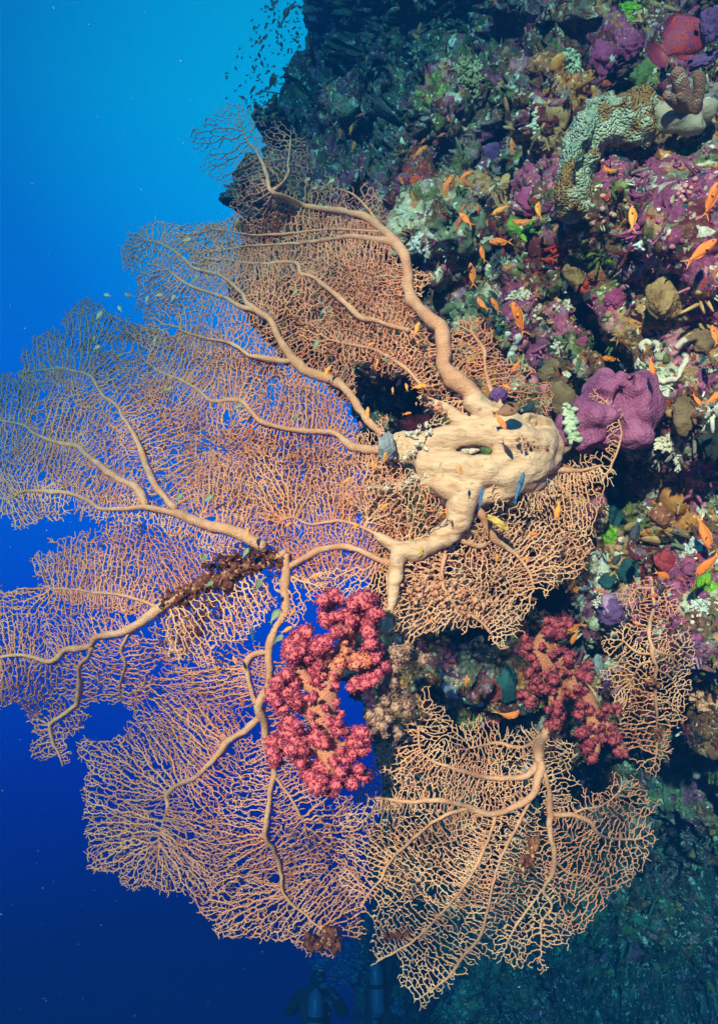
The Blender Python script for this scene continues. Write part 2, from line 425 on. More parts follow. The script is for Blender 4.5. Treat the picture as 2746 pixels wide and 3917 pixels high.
low = smooth01((Ya - 2900) / 500.)[..., None]            # fading light below the ledge painted as dark teal, plus green algae patches
gz = smooth01(.5 + 1.6 * fbm(B1 * 1.9, 97)[..., None]); gy = smooth01(.5 + 1.8 * fbm(B1 * 4.5, 98)[..., None])
lowc = (1 - gz) * np.array([.035, .05, .055]) + gz * np.array([.05, .20, .08]); lowc = lowc * (.10 + 2.1 * gy) + .05 * (gy > .93)
tints = tints * (1 - .8 * low) + low * .8 * lowc
far = smooth01((B1[..., 1:2] - 4.2) / 1.5)  # far wall colour pulled dark and dull to imitate light lost with distance
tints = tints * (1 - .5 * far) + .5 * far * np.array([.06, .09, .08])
nr, nc = B1.shape[:2]
idx = np.arange(nr * nc).reshape(nr, nc)
q = np.stack([idx[:-1, :-1], idx[:-1, 1:], idx[1:, 1:], idx[1:, :-1]], -1).reshape(-1, 4)
reef_mat = tint_mat('reef_growth')
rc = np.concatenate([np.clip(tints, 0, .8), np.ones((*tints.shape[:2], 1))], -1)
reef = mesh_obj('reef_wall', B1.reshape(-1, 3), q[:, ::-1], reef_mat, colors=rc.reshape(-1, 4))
tag(reef, 'steep coral reef wall crusted with purple, tan, green and white growth', 'reef', kind='structure')

# look-up of the surface as built
CS = 8
zb = np.full((int(4300 / CS), int(3200 / CS)), 99.)
px = (B1[..., 0] / B1[..., 1] * F + W / 2); py = (H / 2 - B1[..., 2] / B1[..., 1] * F)
ix = np.clip((px / CS).astype(int), 0, zb.shape[1] - 1); iy = np.clip(((py + 180) / CS).astype(int), 0, zb.shape[0] - 1)
np.minimum.at(zb, (iy.ravel(), ix.ravel()), B1[..., 1].ravel())
def surf(x, y, r=2):
    i, j = int((y + 180) / CS), int(x / CS)
    b = zb[max(i - r, 0):i + r + 1, max(j - r, 0):j + r + 1]
    b = b[b < 90]
    return float(np.median(b)) if len(b) else float(reef_depth(x, y))
# ------------------------------------------------------------------ sea fans
FD = [(1900, 1700, 2.5), (2200, 1700, 2.62), (1700, 1350, 2.5), (1500, 1000, 2.62), (1000, 700, 3.1), (900, 500, 5.2), (780, 600, 5.8), (1170, 550, 4.2), (1450, 760, 3.0),
      (600, 930, 4.5), (480, 950, 5.2), (650, 1060, 3.9), (1000, 1250, 2.9), (300, 1200, 5.7), (50, 1420, 5.7), (0, 1650, 4.6), (250, 1600, 3.7), (0, 1900, 3.7), (500, 1700, 3.0), (1000, 1700, 2.65),
      (900, 2050, 2.5), (500, 1950, 2.75), (150, 1880, 3.1), (1030, 2500, 2.5), (0, 2500, 3.1), (600, 2350, 2.6), (220, 2880, 3.4), (330, 3150, 3.3), (1100, 3500, 2.8),
      (1000, 3000, 2.6), (1500, 2300, 2.45), (2080, 2000, 2.6), (1480, 2400, 2.42), (1700, 1900, 2.5)]
CD = [(2086, 2790, 2.75), (2050, 2950, 2.5), (1600, 3000, 2.42), (1400, 3300, 2.6), (2200, 3100, 2.6), (2450, 3200, 2.9), (2100, 3500, 2.7), (1600, 3800, 2.9), (1850, 3300, 2.5)]
DD = [(2484, 2210, 2.62), (2500, 2500, 2.5), (2500, 2900, 2.75), (2330, 2700, 2.6), (2640, 2600, 2.65)]

def resample(pl, step):
    pl = np.asarray(pl, float)
    # Catmull-Rom through the traced points
    q = np.vstack([2 * pl[0] - pl[1], pl, 2 * pl[-1] - pl[-2]])
    out = []
    for i in range(1, len(q) - 2):
        p0, p1, p2, p3 = q[i - 1], q[i], q[i + 1], q[i + 2]
        n = max(2, int(np.hypot(*(p2 - p1)[:2]) / step))
        for s in np.arange(n) / n:
            out.append(.5 * ((2 * p1) + (-p0 + p2) * s + (2 * p0 - 5 * p1 + 4 * p2 - p3) * s * s + (-p0 + 3 * p1 - 3 * p2 + p3) * s ** 3))
    out.append(pl[-1])
    return np.array(out)

def tube_mesh(Pw, R, sides=10, wob=.0, seed=0, cap=True):
    """swept tube through world points with a radius for each; returns verts and faces"""
    Pw = np.asarray(Pw, float); R = np.asarray(R, float)
    T = np.gradient(Pw, axis=0); T /= np.linalg.norm(T, axis=1, keepdims=True) + 1e-9
    up = np.array([0, 1.0, 0]); A = np.cross(T, up)
    bad = np.linalg.norm(A, axis=1) < .15
    A[bad] = np.cross(T[bad], [1.0, 0, .2])
    A /= np.linalg.norm(A, axis=1, keepdims=True)
    B = np.cross(A, T)
    th = np.arange(sides) / sides * 2 * np.pi
    ring = A[:, None] * np.cos(th)[None, :, None] + B[:, None] * np.sin(th)[None, :, None]
    rr = R[:, None, None] * np.ones((1, sides, 1))
    if wob:
        q = Pw[:, None] + ring * R[:, None, None]
        rr = rr * (1 + wob * fbm(q * 28, seed, 3)[..., None] + wob * .5 * fbm(q * 9, seed + 1, 1)[..., None])
    V = (Pw[:, None] + ring * rr).reshape(-1, 3)
    n = len(Pw); i = np.arange(n - 1)[:, None] * sides; j = np.arange(sides)[None]; j2 = (j + 1) % sides
    Q = np.stack([i + j, i + j2, i + sides + j2, i + sides + j], -1).reshape(-1, 4)
    Tr = np.zeros((0, 3), int)
    if cap:
        c0 = len(V); V = np.vstack([V, Pw[0] - T[0] * R[0] * .5, Pw[-1] + T[-1] * R[-1] * .5])
        j = np.arange(sides); j2 = (j + 1) % sides
        Tr = np.vstack([np.stack([np.full(sides, c0), j2, j], -1), np.stack([np.full(sides, c0 + 1), (n - 1) * sides + j, (n - 1) * sides + j2], -1)])
    return V, Q, Tr

class Bag:
    def __init__(s): s.V = []; s.Q = []; s.T = []; s.n = 0; s.C = []
    def add(s, V, Q=None, T=None, col=None):
        s.V.append(V)
        if Q is not None and len(Q): s.Q.append(np.asarray(Q) + s.n)
        if T is not None and len(T): s.T.append(np.asarray(T) + s.n)
        if col is not None: s.C.append(np.tile(np.array([*col, 1.0]), (len(V), 1)))
        s.n += len(V)
    def build(s, name, mat, parent=None, smooth=True):
        fs = []
        if s.Q: fs.append(np.concatenate(s.Q))
        if s.T: fs.append(np.concatenate(s.T))
        return mesh_obj(name, np.concatenate(s.V), fs, mat, parent, smooth, np.concatenate(s.C) if s.C else None)

def inside(poly, x, y):
    poly = np.asarray(poly, float); r = np.zeros(len(x), bool); j = len(poly) - 1
    for i in range(len(poly)):
        xi, yi = poly[i]; xj, yj = poly[j]
        c = ((yi > y) != (yj > y)) & (x < (xj - xi) * (y - yi) / (yj - yi + 1e-9) + xi)
        r ^= c; j = i
    return r

def lattice(poly, seeds, rs, space=14.5, step=7.5, holes=()):
    """twigs grow from the traced branches and fill the outline, then neighbours fuse into a mesh"""
    poly = np.asarray(poly, float)
    x0, y0 = poly.min(0) - 25; x1, y1 = poly.max(0) + 25
    gx, gy = np.meshgrid(np.arange(x0, x1, space), np.arange(y0, y1, space))
    A = np.stack([gx.ravel(), gy.ravel()], 1) + rs.uniform(-.48, .48, (gx.size, 2)) * space
    wv = np.stack([vnoise(np.c_[A / 70., np.full(len(A), 1.)], 5), vnoise(np.c_[A / 70., np.full(len(A), 9.)], 6)], 1) * 34 \
        + np.stack([vnoise(np.c_[A / 24., np.full(len(A), 3.)], 7), vnoise(np.c_[A / 24., np.full(len(A), 7.)], 8)], 1) * 15
    A = A[inside(poly, *(A + wv).T)]
    for hp in holes:
        A = A[~inside(hp, *A.T)]
    # thinner and thicker patches of growth
    A = A[vnoise(np.c_[A / 55., np.full(len(A), 4.)], 17) + rs.uniform(-.25, .55, len(A)) > -.48]
    nodes = [s[:2] for s in seeds]; par = list(range(-1, -1 - len(nodes), -1)); ns = len(nodes)
    par = [-1] * ns
    dirs = [np.zeros(2)] * ns; kids = np.zeros(400000, np.int16)
    Nn = np.array(nodes)
    d = np.full(len(A), 1e9); near = np.zeros(len(A), int)
    for c in range(0, ns, 400):
        dd = np.hypot(A[:, None, 0] - Nn[None, c:c + 400, 0], A[:, None, 1] - Nn[None, c:c + 400, 1])
        j = dd.argmin(1); v = dd[np.arange(len(A)), j]; m = v < d
        d[m] = v[m]; near[m] = j[m] + c
    alive = d > space * .62
    reach = space * 3.2
    Dn = np.zeros((400000, 2)); XY = np.zeros((400000, 2)); XY[:ns] = Nn; PR = np.full(400000, -1); n = ns
    for it in range(400):
        act = alive & (d < reach)
        if not act.any():
            if alive.any() and it < 390:
                m = d[alive].min()
                if m < 120: reach = m + 1; act = alive & (d < reach)
                else: break
            else: break
        ii = np.where(act)[0]; nn = near[ii]
        v = A[ii] - XY[nn]; v /= np.linalg.norm(v, axis=1, keepdims=True) + 1e-6
        un, inv = np.unique(nn, return_inverse=True)
        sm = np.zeros((len(un), 2)); np.add.at(sm, inv, v)
        sm += Dn[un] * .9 * (Dn[un] * sm > 0).any(1)[:, None]
        sm += rs.normal(0, .33, sm.shape) * np.linalg.norm(sm, axis=1, keepdims=True)
        L = np.linalg.norm(sm, axis=1); ok = (L > .25) & (kids[un] < 3)
        un_, sm_ = un[ok], sm[ok] / L[ok, None]
        if not len(un_):
            alive[ii] = False; continue
        new = XY[un_] + sm_ * step
        m = len(new); XY[n:n + m] = new; PR[n:n + m] = un_; Dn[n:n + m] = sm_; kids[un_] += 1
        al = np.where(alive)[0]
        dd = np.hypot(A[al, None, 0] - new[None, :, 0], A[al, None, 1] - new[None, :, 1])
        j = dd.argmin(1); vv = dd[np.arange(len(al)), j]; b = vv < d[al]
        d[al[b]] = vv[b]; near[al[b]] = j[b] + n
        stuck = np.zeros(len(A), bool); stuck[ii] = True; bb = np.zeros(len(A), bool); bb[al[b]] = True
        alive &= ~(stuck & ~bb & (rs.random(len(A)) < .35))
        alive &= d > space * .62
        reach = space * 3.2
        n += m
    XY = XY[:n]; PR = PR[:n]; K = kids[:n]
    # fuse: tips and a share of inner nodes reach across to the neighbouring twig
    from mathutils.kdtree import KDTree
    kd = KDTree(n)
    for i in range(n): kd.insert((XY[i, 0], XY[i, 1], 0), i)
    kd.balance()
    links = []
    depth = np.zeros(n, int)
    for i in range(ns, n): depth[i] = depth[PR[i]] + 1
    def anc(i, m):
        s = {i}
        for _ in range(m):
            i = PR[i]
            if i < 0: break
            s.add(i)
        return s
    rnd = rs.random(n)
    for i in range(ns, n):
        tip = K[i] == 0
        if (tip and rnd[i] < .72) or (not tip and rnd[i] < .11):
            own = anc(i, 7)
            for (co, j, dist) in kd.find_range((XY[i, 0], XY[i, 1], 0), space * (1.75 if tip else 1.5)):
                if j in own or dist < 3.5 or j < ns and not tip: continue
                if i in anc(j, 7) or own & anc(j, 4): continue
                v = XY[j] - XY[i]
                if tip and (v @ Dn[i]) < .1 * dist: continue
                if not tip and abs(v @ Dn[i]) > .75 * dist: continue
                links.append((i, j)); break
    # free tips reach on a little, curving: this feathers the margin
    lk = {a for a, _ in links}
    ex, ep, ed = [], [], []
    for i in range(ns, n):
        if K[i] == 0 and i not in lk and rnd[i] > .1:
            v = Dn[i] * 1.0; p_, pi = XY[i], i; cv = rs.normal(0, .28)
            for _ in range(rs.integers(1, 4)):
                c_, s_ = math.cos(cv), math.sin(cv); v = np.array([v[0] * c_ - v[1] * s_, v[0] * s_ + v[1] * c_])
                p_ = p_ + v * step * .9; ex.append(p_); ep.append(pi); ed.append(depth[pi] + 1 if pi < n else ed[-1] + 1); pi = n + len(ex) - 1
    if ex:
        XY = np.vstack([XY, ex]); PR = np.concatenate([PR, ep]); depth = np.concatenate([depth, ed]); K = np.concatenate([K, np.ones(len(ex), K.dtype)])
        for pp in ep:
            if pp < n: K[pp] = 1
        hs = set(ep); n2_ = len(XY)
        for i in range(n, n2_):
            if i not in hs: K[i] = 0
        n = n2_
    # girth from what each twig carries
    wgt = np.zeros(n)
    for i in range(n - 1, ns - 1, -1):
        wgt[i] = max(wgt[i], 1e-9)
        if K[i] == 0: wgt[i] = 1
        wgt[PR[i]] += wgt[i]
    return XY, PR, ns, links, wgt, depth

def lattice_mesh(L, dep, off, r0=2.3, rmax=6.5, amp=.03, seed=0, sides=5, sag=300.):
    XY, PR, ns, links, wgt, depth = L
    R = np.minimum(r0 * np.maximum(wgt, 1) ** .25, rmax)
    prog = np.clip(depth * 7.5 / sag, 0, 1)
    dd = dep(XY[:, 0], XY[:, 1]) + off * prog + amp * prog ** .5 * fbm(np.c_[XY / 150., np.full(len(XY), seed)], seed, 2) + .006 * fbm(np.c_[XY / 22., np.full(len(XY), seed)], seed + 4, 1)
    Pw = P(XY[:, 0], XY[:, 1], dd)
    ch = np.arange(ns, len(XY)); a = PR[ch]; b = ch
    R[:ns] = 3.0
    ra, rb = R[a].copy(), R[b]
    ra = np.minimum(ra, rb * 1.35)
    if links:
        ln = np.array(links)
        # each bridge bows a little
        mid = (XY[ln[:, 0]] + XY[ln[:, 1]]) / 2 + np.random.default_rng(seed).normal(0, 1.6, (len(ln), 2))
        md = (dd[ln[:, 0]] + dd[ln[:, 1]]) / 2
        Pm = P(mid[:, 0], mid[:, 1], md); nb = len(Pw)
        Pw = np.vstack([Pw, Pm]); dd = np.concatenate([dd, md])
        mi = np.arange(len(ln)) + nb
        a = np.concatenate([a, ln[:, 0], mi]); b = np.concatenate([b, mi, ln[:, 1]])
        ra = np.concatenate([ra, np.full(2 * len(ln), r0)]); rb = np.concatenate([rb, np.full(2 * len(ln), r0)])
    A, B = Pw[a], Pw[b]
    T = B - A; Ln = np.linalg.norm(T, axis=1, keepdims=True); T /= Ln + 1e-9
    A = A - T * .0015; B = B + T * .0015
    U = np.cross(T, [0, 1.0, 0]); U /= np.linalg.norm(U, axis=1, keepdims=True) + 1e-9
    Vv = np.cross(U, T)
    th = np.arange(sides) / sides * 2 * np.pi + .3
    ring = U[:, None] * np.cos(th)[None, :, None] + Vv[:, None] * np.sin(th)[None, :, None]
    ra = (ra * dd[a] / F)[:, None, None]; rb = (rb * dd[b] / F)[:, None, None]
    VV = np.concatenate([A[:, None] + ring * ra, B[:, None] + ring * rb], 1).reshape(-1, 3)
    m = len(A); base = np.arange(m)[:, None] * 2 * sides; j = np.arange(sides)[None]; j2 = (j + 1) % sides
    Q = np.stack([base + j, base + j2, base + sides + j2, base + sides + j], -1).reshape(-1, 4)
    caps = [np.flip(base + np.arange(sides)[None], 1), base + sides + np.arange(sides)[None]]
    return VV, [Q, caps[0], caps[1]]

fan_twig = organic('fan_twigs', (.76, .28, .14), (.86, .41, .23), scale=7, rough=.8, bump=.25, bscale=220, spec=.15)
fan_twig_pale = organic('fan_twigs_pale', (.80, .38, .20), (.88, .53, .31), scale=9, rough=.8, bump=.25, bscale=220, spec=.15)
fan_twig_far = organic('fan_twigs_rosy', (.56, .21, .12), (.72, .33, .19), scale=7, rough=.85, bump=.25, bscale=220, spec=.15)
fan_bark = organic('fan_bark', (.62, .29, .15), (.78, .43, .25), scale=15, rough=.8, bump=.6, bscale=190, speck=(.60, .27, .13), sscale=140, sth=.58, spec=.15)

def trunk_mat():
    m, nt, b = mat_new('trunk_bark'); L = nt.links.new
    tcn = N(nt, 'ShaderNodeTexCoord'); mpn = N(nt, 'ShaderNodeMapping'); mpn.inputs['Scale'].default_value = (5, 16, 16); mpn.inputs['Rotation'].default_value = (0, .3, 0)
    L(tcn.outputs['Object'], mpn.inputs[0])
    n1 = N(nt, 'ShaderNodeTexNoise'); n1.inputs['Scale'].default_value = 1.6; n1.inputs['Detail'].default_value = 7; n1.inputs['Distortion'].default_value = 1.2; L(mpn.outputs[0], n1.inputs['Vector'])
    r = N(nt, 'ShaderNodeValToRGB'); r.color_ramp.elements[0].position = .33; r.color_ramp.elements[1].position = .62
    r.color_ramp.elements[0].color = (.56, .31, .16, 1); r.color_ramp.elements[1].color = (.84, .56, .34, 1)
    e = r.color_ramp.elements.new(.45); e.color = (.74, .46, .27, 1)
    L(n1.outputs['Fac'], r.inputs[0])
    n3 = N(nt, 'ShaderNodeTexNoise'); n3.inputs['Scale'].default_value = 60; n3.inputs['Detail'].default_value = 5; L(tcn.outputs['Object'], n3.inputs['Vector'])
    r3 = N(nt, 'ShaderNodeValToRGB'); r3.color_ramp.elements[0].position = .60; r3.color_ramp.elements[1].position = .70; L(n3.outputs['Fac'], r3.inputs[0])
    mx = N(nt, 'ShaderNodeMix', data_type='RGBA'); L(r3.outputs[0], mx.inputs[0]); L(r.outputs[0], mx.inputs[6]); mx.inputs[7].default_value = (.45, .33, .20, 1)
    L(mx.outputs[2], b.inputs['Base Color']); b.inputs['Roughness'].default_value = .7; b.inputs['Specular IOR Level'].default_value = .2
    n2 = N(nt, 'ShaderNodeTexNoise'); n2.inputs['Scale'].default_value = 5.0; n2.inputs['Detail'].default_value = 9; n2.inputs['Roughness'].default_value = .65; n2.inputs['Distortion'].default_value = .8; L(mpn.outputs[0], n2.inputs['Vector'])
    bp = N(nt, 'ShaderNodeBump'); bp.inputs['Strength'].default_value = .6; bp.inputs['Distance'].default_value = .018
    L(n2.outputs['Fac'], bp.inputs['Height']); L(bp.outputs[0], b.inputs['Normal'])
    return m
trunk_bark = trunk_mat()

def fdep(x, y): return idw(x, y, FD, 4.4, 130.)
def cdep(x, y): return idw(x, y, CD, 4., 110.)
def ddep(x, y): return idw(x, y, DD, 3.0)
BR = {  # traced branches of the great fan: x, y, half width
 'd': [(1890, 1600, 60), (1820, 1530, 50), (1770, 1476, 44), (1700, 1415, 40), (1694, 1346, 38), (1689, 1259, 38), (1650, 1225, 34), (1614, 1191, 32), (1565, 1122, 30), (1558, 1048, 28),
       (1546, 980, 27), (1509, 924, 25), (1459, 874, 22), (1397, 830, 19), (1335, 812, 16), (1248, 799, 15), (1173, 787, 13), (1086, 753, 12), (1033, 725, 12), (1022, 670, 11),
       (1004, 621, 10), (980, 578, 8), (948, 540, 6), (930, 500, 4)],
 'd2': [(1048, 727, 8), (1097, 677, 6), (1104, 596, 5), (1112, 534, 4)],
 'd3': [(1459, 874, 8), (1400, 790, 5), (1340, 740, 4), (1290, 720, 3)],
 'e': [(1509, 928, 18), (1434, 914, 15), (1353, 905, 14), (1273, 914, 12), (1180, 927, 9), (1086, 933, 7), (960, 940, 5), (850, 960, 4)],
 'e2': [(1470, 886, 8), (1350, 880, 7), (1248, 878, 7), (1086, 895, 6), (962, 899, 4), (860, 880, 3)],
 'f': [(1560, 1262, 10), (1496, 1247, 11), (1434, 1225, 11), (1384, 1216, 13), (1347, 1184, 13), (1297, 1141, 14), (1248, 1098, 13), (1198, 1060, 11), (1155, 1048, 10), (1136, 1010, 9),
       (1099, 1001, 8), (1024, 1007, 7), (937, 1004, 5), (850, 990, 4)],
 'g': [(1480, 1680, 22), (1400, 1600, 20), (1347, 1520, 20), (1310, 1476, 23), (1248, 1445, 24), (1167, 1414, 24), (1111, 1358, 22), (1068, 1296, 20), (1037, 1228, 18), (987, 1190, 17),
       (944, 1157, 12), (932, 1126, 11), (882, 1083, 9), (838, 1051, 8), (745, 1027, 7), (702, 989, 6), (621, 933, 4), (560, 920, 3)],
 'g2': [(987, 1190, 13), (919, 1170, 12), (857, 1138, 11), (807, 1120, 9), (733, 1095, 7), (683, 1064, 5), (646, 1033, 4)],
 'g3': [(1111, 1383, 14), (1037, 1374, 13), (1000, 1368, 12), (950, 1356, 10), (882, 1312, 8), (789, 1295, 7), (700, 1268, 5)],
 'h': [(1520, 1715, 30), (1446, 1723, 22), (1362, 1712, 22), (1319, 1690, 19), (1273, 1655, 14), (1167, 1650, 13), (1055, 1632, 12), (993, 1607, 14), (956, 1570, 13), (925, 1532, 12), (888, 1530, 11),
       (807, 1530, 10), (758, 1493, 9), (696, 1455, 8), (621, 1424, 6), (559, 1381, 4)],
 'k': [(1010, 2090, 26), (963, 2064, 28), (870, 2027, 27), (770, 2002, 26), (702, 1971, 23), (621, 1952, 20), (559, 1940, 17), (480, 1945, 13), (386, 1946, 12), (342, 1915, 12), (273, 1890, 11),
       (205, 1881, 11), (137, 1878, 8), (81, 1884, 6), (37, 1909, 5), (-30, 1900, 4)],
 'i': [(559, 1930, 18), (522, 1865, 20), (460, 1834, 19), (398, 1791, 17), (342, 1747, 15), (298, 1710, 13), (242, 1697, 11), (193, 1685, 10), (137, 1660, 9), (99, 1629, 7), (37, 1614, 6), (-20, 1605, 4)],
 'j': [(670, 1945, 16), (646, 1921, 17), (596, 1859, 16), (559, 1784, 15), (534, 1710, 14), (509, 1654, 12), (472, 1598, 11), (453, 1555, 10), (398, 1517, 9), (366, 1461, 8), (342, 1434, 7),
       (280, 1418, 6), (224, 1409, 6), (155, 1418, 5), (93, 1424, 4)],
 'l': [(1090, 2110, 18), (1022, 2154, 20), (935, 2173, 22), (848, 2204, 22), (748, 2247, 22), (668, 2291, 22), (618, 2322, 22), (590, 2343, 22), (540, 2380, 20), (472, 2417, 19), (404, 2430, 18), (366, 2442, 18), (342, 2473, 16), (292, 2480, 15), (248, 2486, 14),
       (211, 2523, 13), (174, 2529, 11), (124, 2511, 10), (62, 2504, 9), (0, 2514, 9), (-40, 2520, 8)],
 'l2': [(354, 2473, 12), (342, 2511, 11), (304, 2548, 11), (304, 2610, 11), (298, 2684, 11), (261, 2722, 11), (217, 2753, 10), (193, 2778, 8), (205, 2840, 7), (230, 2890, 5), (242, 2933, 3)],
 'l3': [(500, 2410, 8), (466, 2480, 7), (478, 2548, 7), (460, 2622, 6), (466, 2672, 4)],
 'l4': [(596, 2318, 11), (528, 2293, 10), (453, 2275, 9), (373, 2268, 7), (298, 2256, 5), (200, 2250, 4)],
 'm': [(1095, 2120, 22), (1090, 2222, 24), (1092, 2328, 24), (1059, 2396, 21), (1034, 2458, 20), (1028, 2496, 18), (1028, 2558, 17), (1022, 2632, 18), (991, 2700, 22), (1012, 2769, 18), (1018, 2852, 16),
       (1049, 2933, 15), (1035, 3018, 15), (1022, 3111, 13), (1013, 3204, 12), (1044, 3248, 12), (1072, 3322, 10), (1078, 3397, 9), (1109, 3453, 8), (1159, 3490, 6), (1196, 3527, 5), (1234, 3558, 4)],
 'm2': [(1034, 2489, 15), (960, 2508, 15), (941, 2545, 14), (953, 2614, 14), (978, 2688, 15)],
 'm3': [(994, 2740, 19), (950, 2784, 17), (870, 2834, 16), (832, 2883, 15), (783, 2939, 14), (745, 2976, 13), (683, 3001, 12), (640, 3039, 11), (643, 3088, 9), (627, 3138, 5), (610, 3200, 4)],
 'm4': [(1055, 2975, 9), (1109, 3049, 7), (1147, 3117, 6), (1165, 3148, 4)],
 'n': [(1560, 2116, 22), (1530, 2108, 18), (1461, 2058, 12), (1393, 2021, 10), (1300, 1993, 9), (1183, 2005, 6), (1121, 1980, 5), (1080, 1990, 4)],
 'n2': [(1540, 2165, 16), (1432, 2135, 14), (1339, 2092, 16), (1245, 2098, 18), (1158, 2135, 18), (1090, 2180, 18)],
 'o': [(1730, 2040, 18), (1770, 2070, 18), (1830, 2090, 14), (1860, 2080, 10)],
 'p': [(1800, 1900, 22), (1850, 1990, 20), (1890, 2060, 18), (1960, 2110, 12), (2020, 2180, 8), (2040, 2260, 5)],
 'q': [(2040, 1820, 20), (2130, 1800, 16), (2220, 1800, 10), (2300, 1780, 5)],
 'r': [(2300, 1850, 6), (2345, 1760, 6), (2375, 1660, 6), (2350, 1580, 5), (2300, 1520, 4)],
 's': [(1700, 2120, 14), (1690, 2220, 11), (1740, 2320, 9), (1830, 2370, 7), (1880, 2430, 5)],
 'u': [(1900, 1560, 16), (1860, 1430, 9), (1850, 1340, 8), (1800, 1270, 6)],
 'v': [(1620, 1480, 10), (1540, 1400, 9), (1440, 1340, 7), (1300, 1310, 5)],
}
TRUNK = [[(2135, 1690, 56), (2040, 1692, 72), (1960, 1690, 72), (1880, 1660, 56), (1800, 1658, 44), (1710, 1676, 46), (1620, 1690, 44), (1560, 1700, 46), (1515, 1704, 38)],
         [(2120, 1745, 50), (2030, 1778, 58), (1940, 1800, 64), (1840, 1805, 64), (1740, 1790, 60), (1650, 1780, 50), (1600, 1800, 40)],
         [(1700, 1830, 34), (1620, 1842, 24), (1540, 1858, 17), (1470, 1866, 12), (1410, 1868, 7)], [(1515, 1732, 30), (1590, 1745, 40), (1680, 1752, 44), (1760, 1785, 44)],
         [(1850, 1800, 66), (1800, 1860, 56), (1765, 1930, 48), (1748, 1995, 38), (1695, 2048, 31), (1610, 2090, 27), (1540, 2112, 28)],
         [(1535, 2112, 28), (1515, 2180, 21), (1498, 2290, 18), (1482, 2392, 12), (1480, 2420, 6)],
         [(1960, 1670, 62), (1890, 1610, 46), (1800, 1520, 42)], [(2010, 1660, 60), (1930, 1600, 40), (1860, 1560, 36)],
         [(1850, 1650, 34), (1760, 1608, 25), (1700, 1566, 20), (1650, 1540, 15), (1604, 1524, 8)],
         [(1990, 1640, 40), (1965, 1590, 26), (1925, 1555, 14), (1908, 1525, 10)], [(2000, 1600, 22), (2040, 1592, 20), (2085, 1612, 20), (2110, 1620, 12)],
         [(2030, 1800, 46), (2060, 1845, 20), (1990, 1835, 40), (1900, 1870, 42), (1830, 1905, 34)],
         [(2120, 1650, 32), (2115, 1720, 42), (2128, 1790, 20)], [(2060, 1730, 66), (1970, 1745, 56), (1900, 1762, 50)],
         [(1660, 1840, 40), (1710, 1860, 44), (1770, 1880, 40)], [(1640, 1730, 40), (1660, 1790, 50)], [(1560, 2118, 16), (1480, 2070, 12), (1430, 2040, 8)], [(1980, 1840, 20), (2040, 1880, 14), (2100, 1900, 9), (2150, 1890, 5)]]
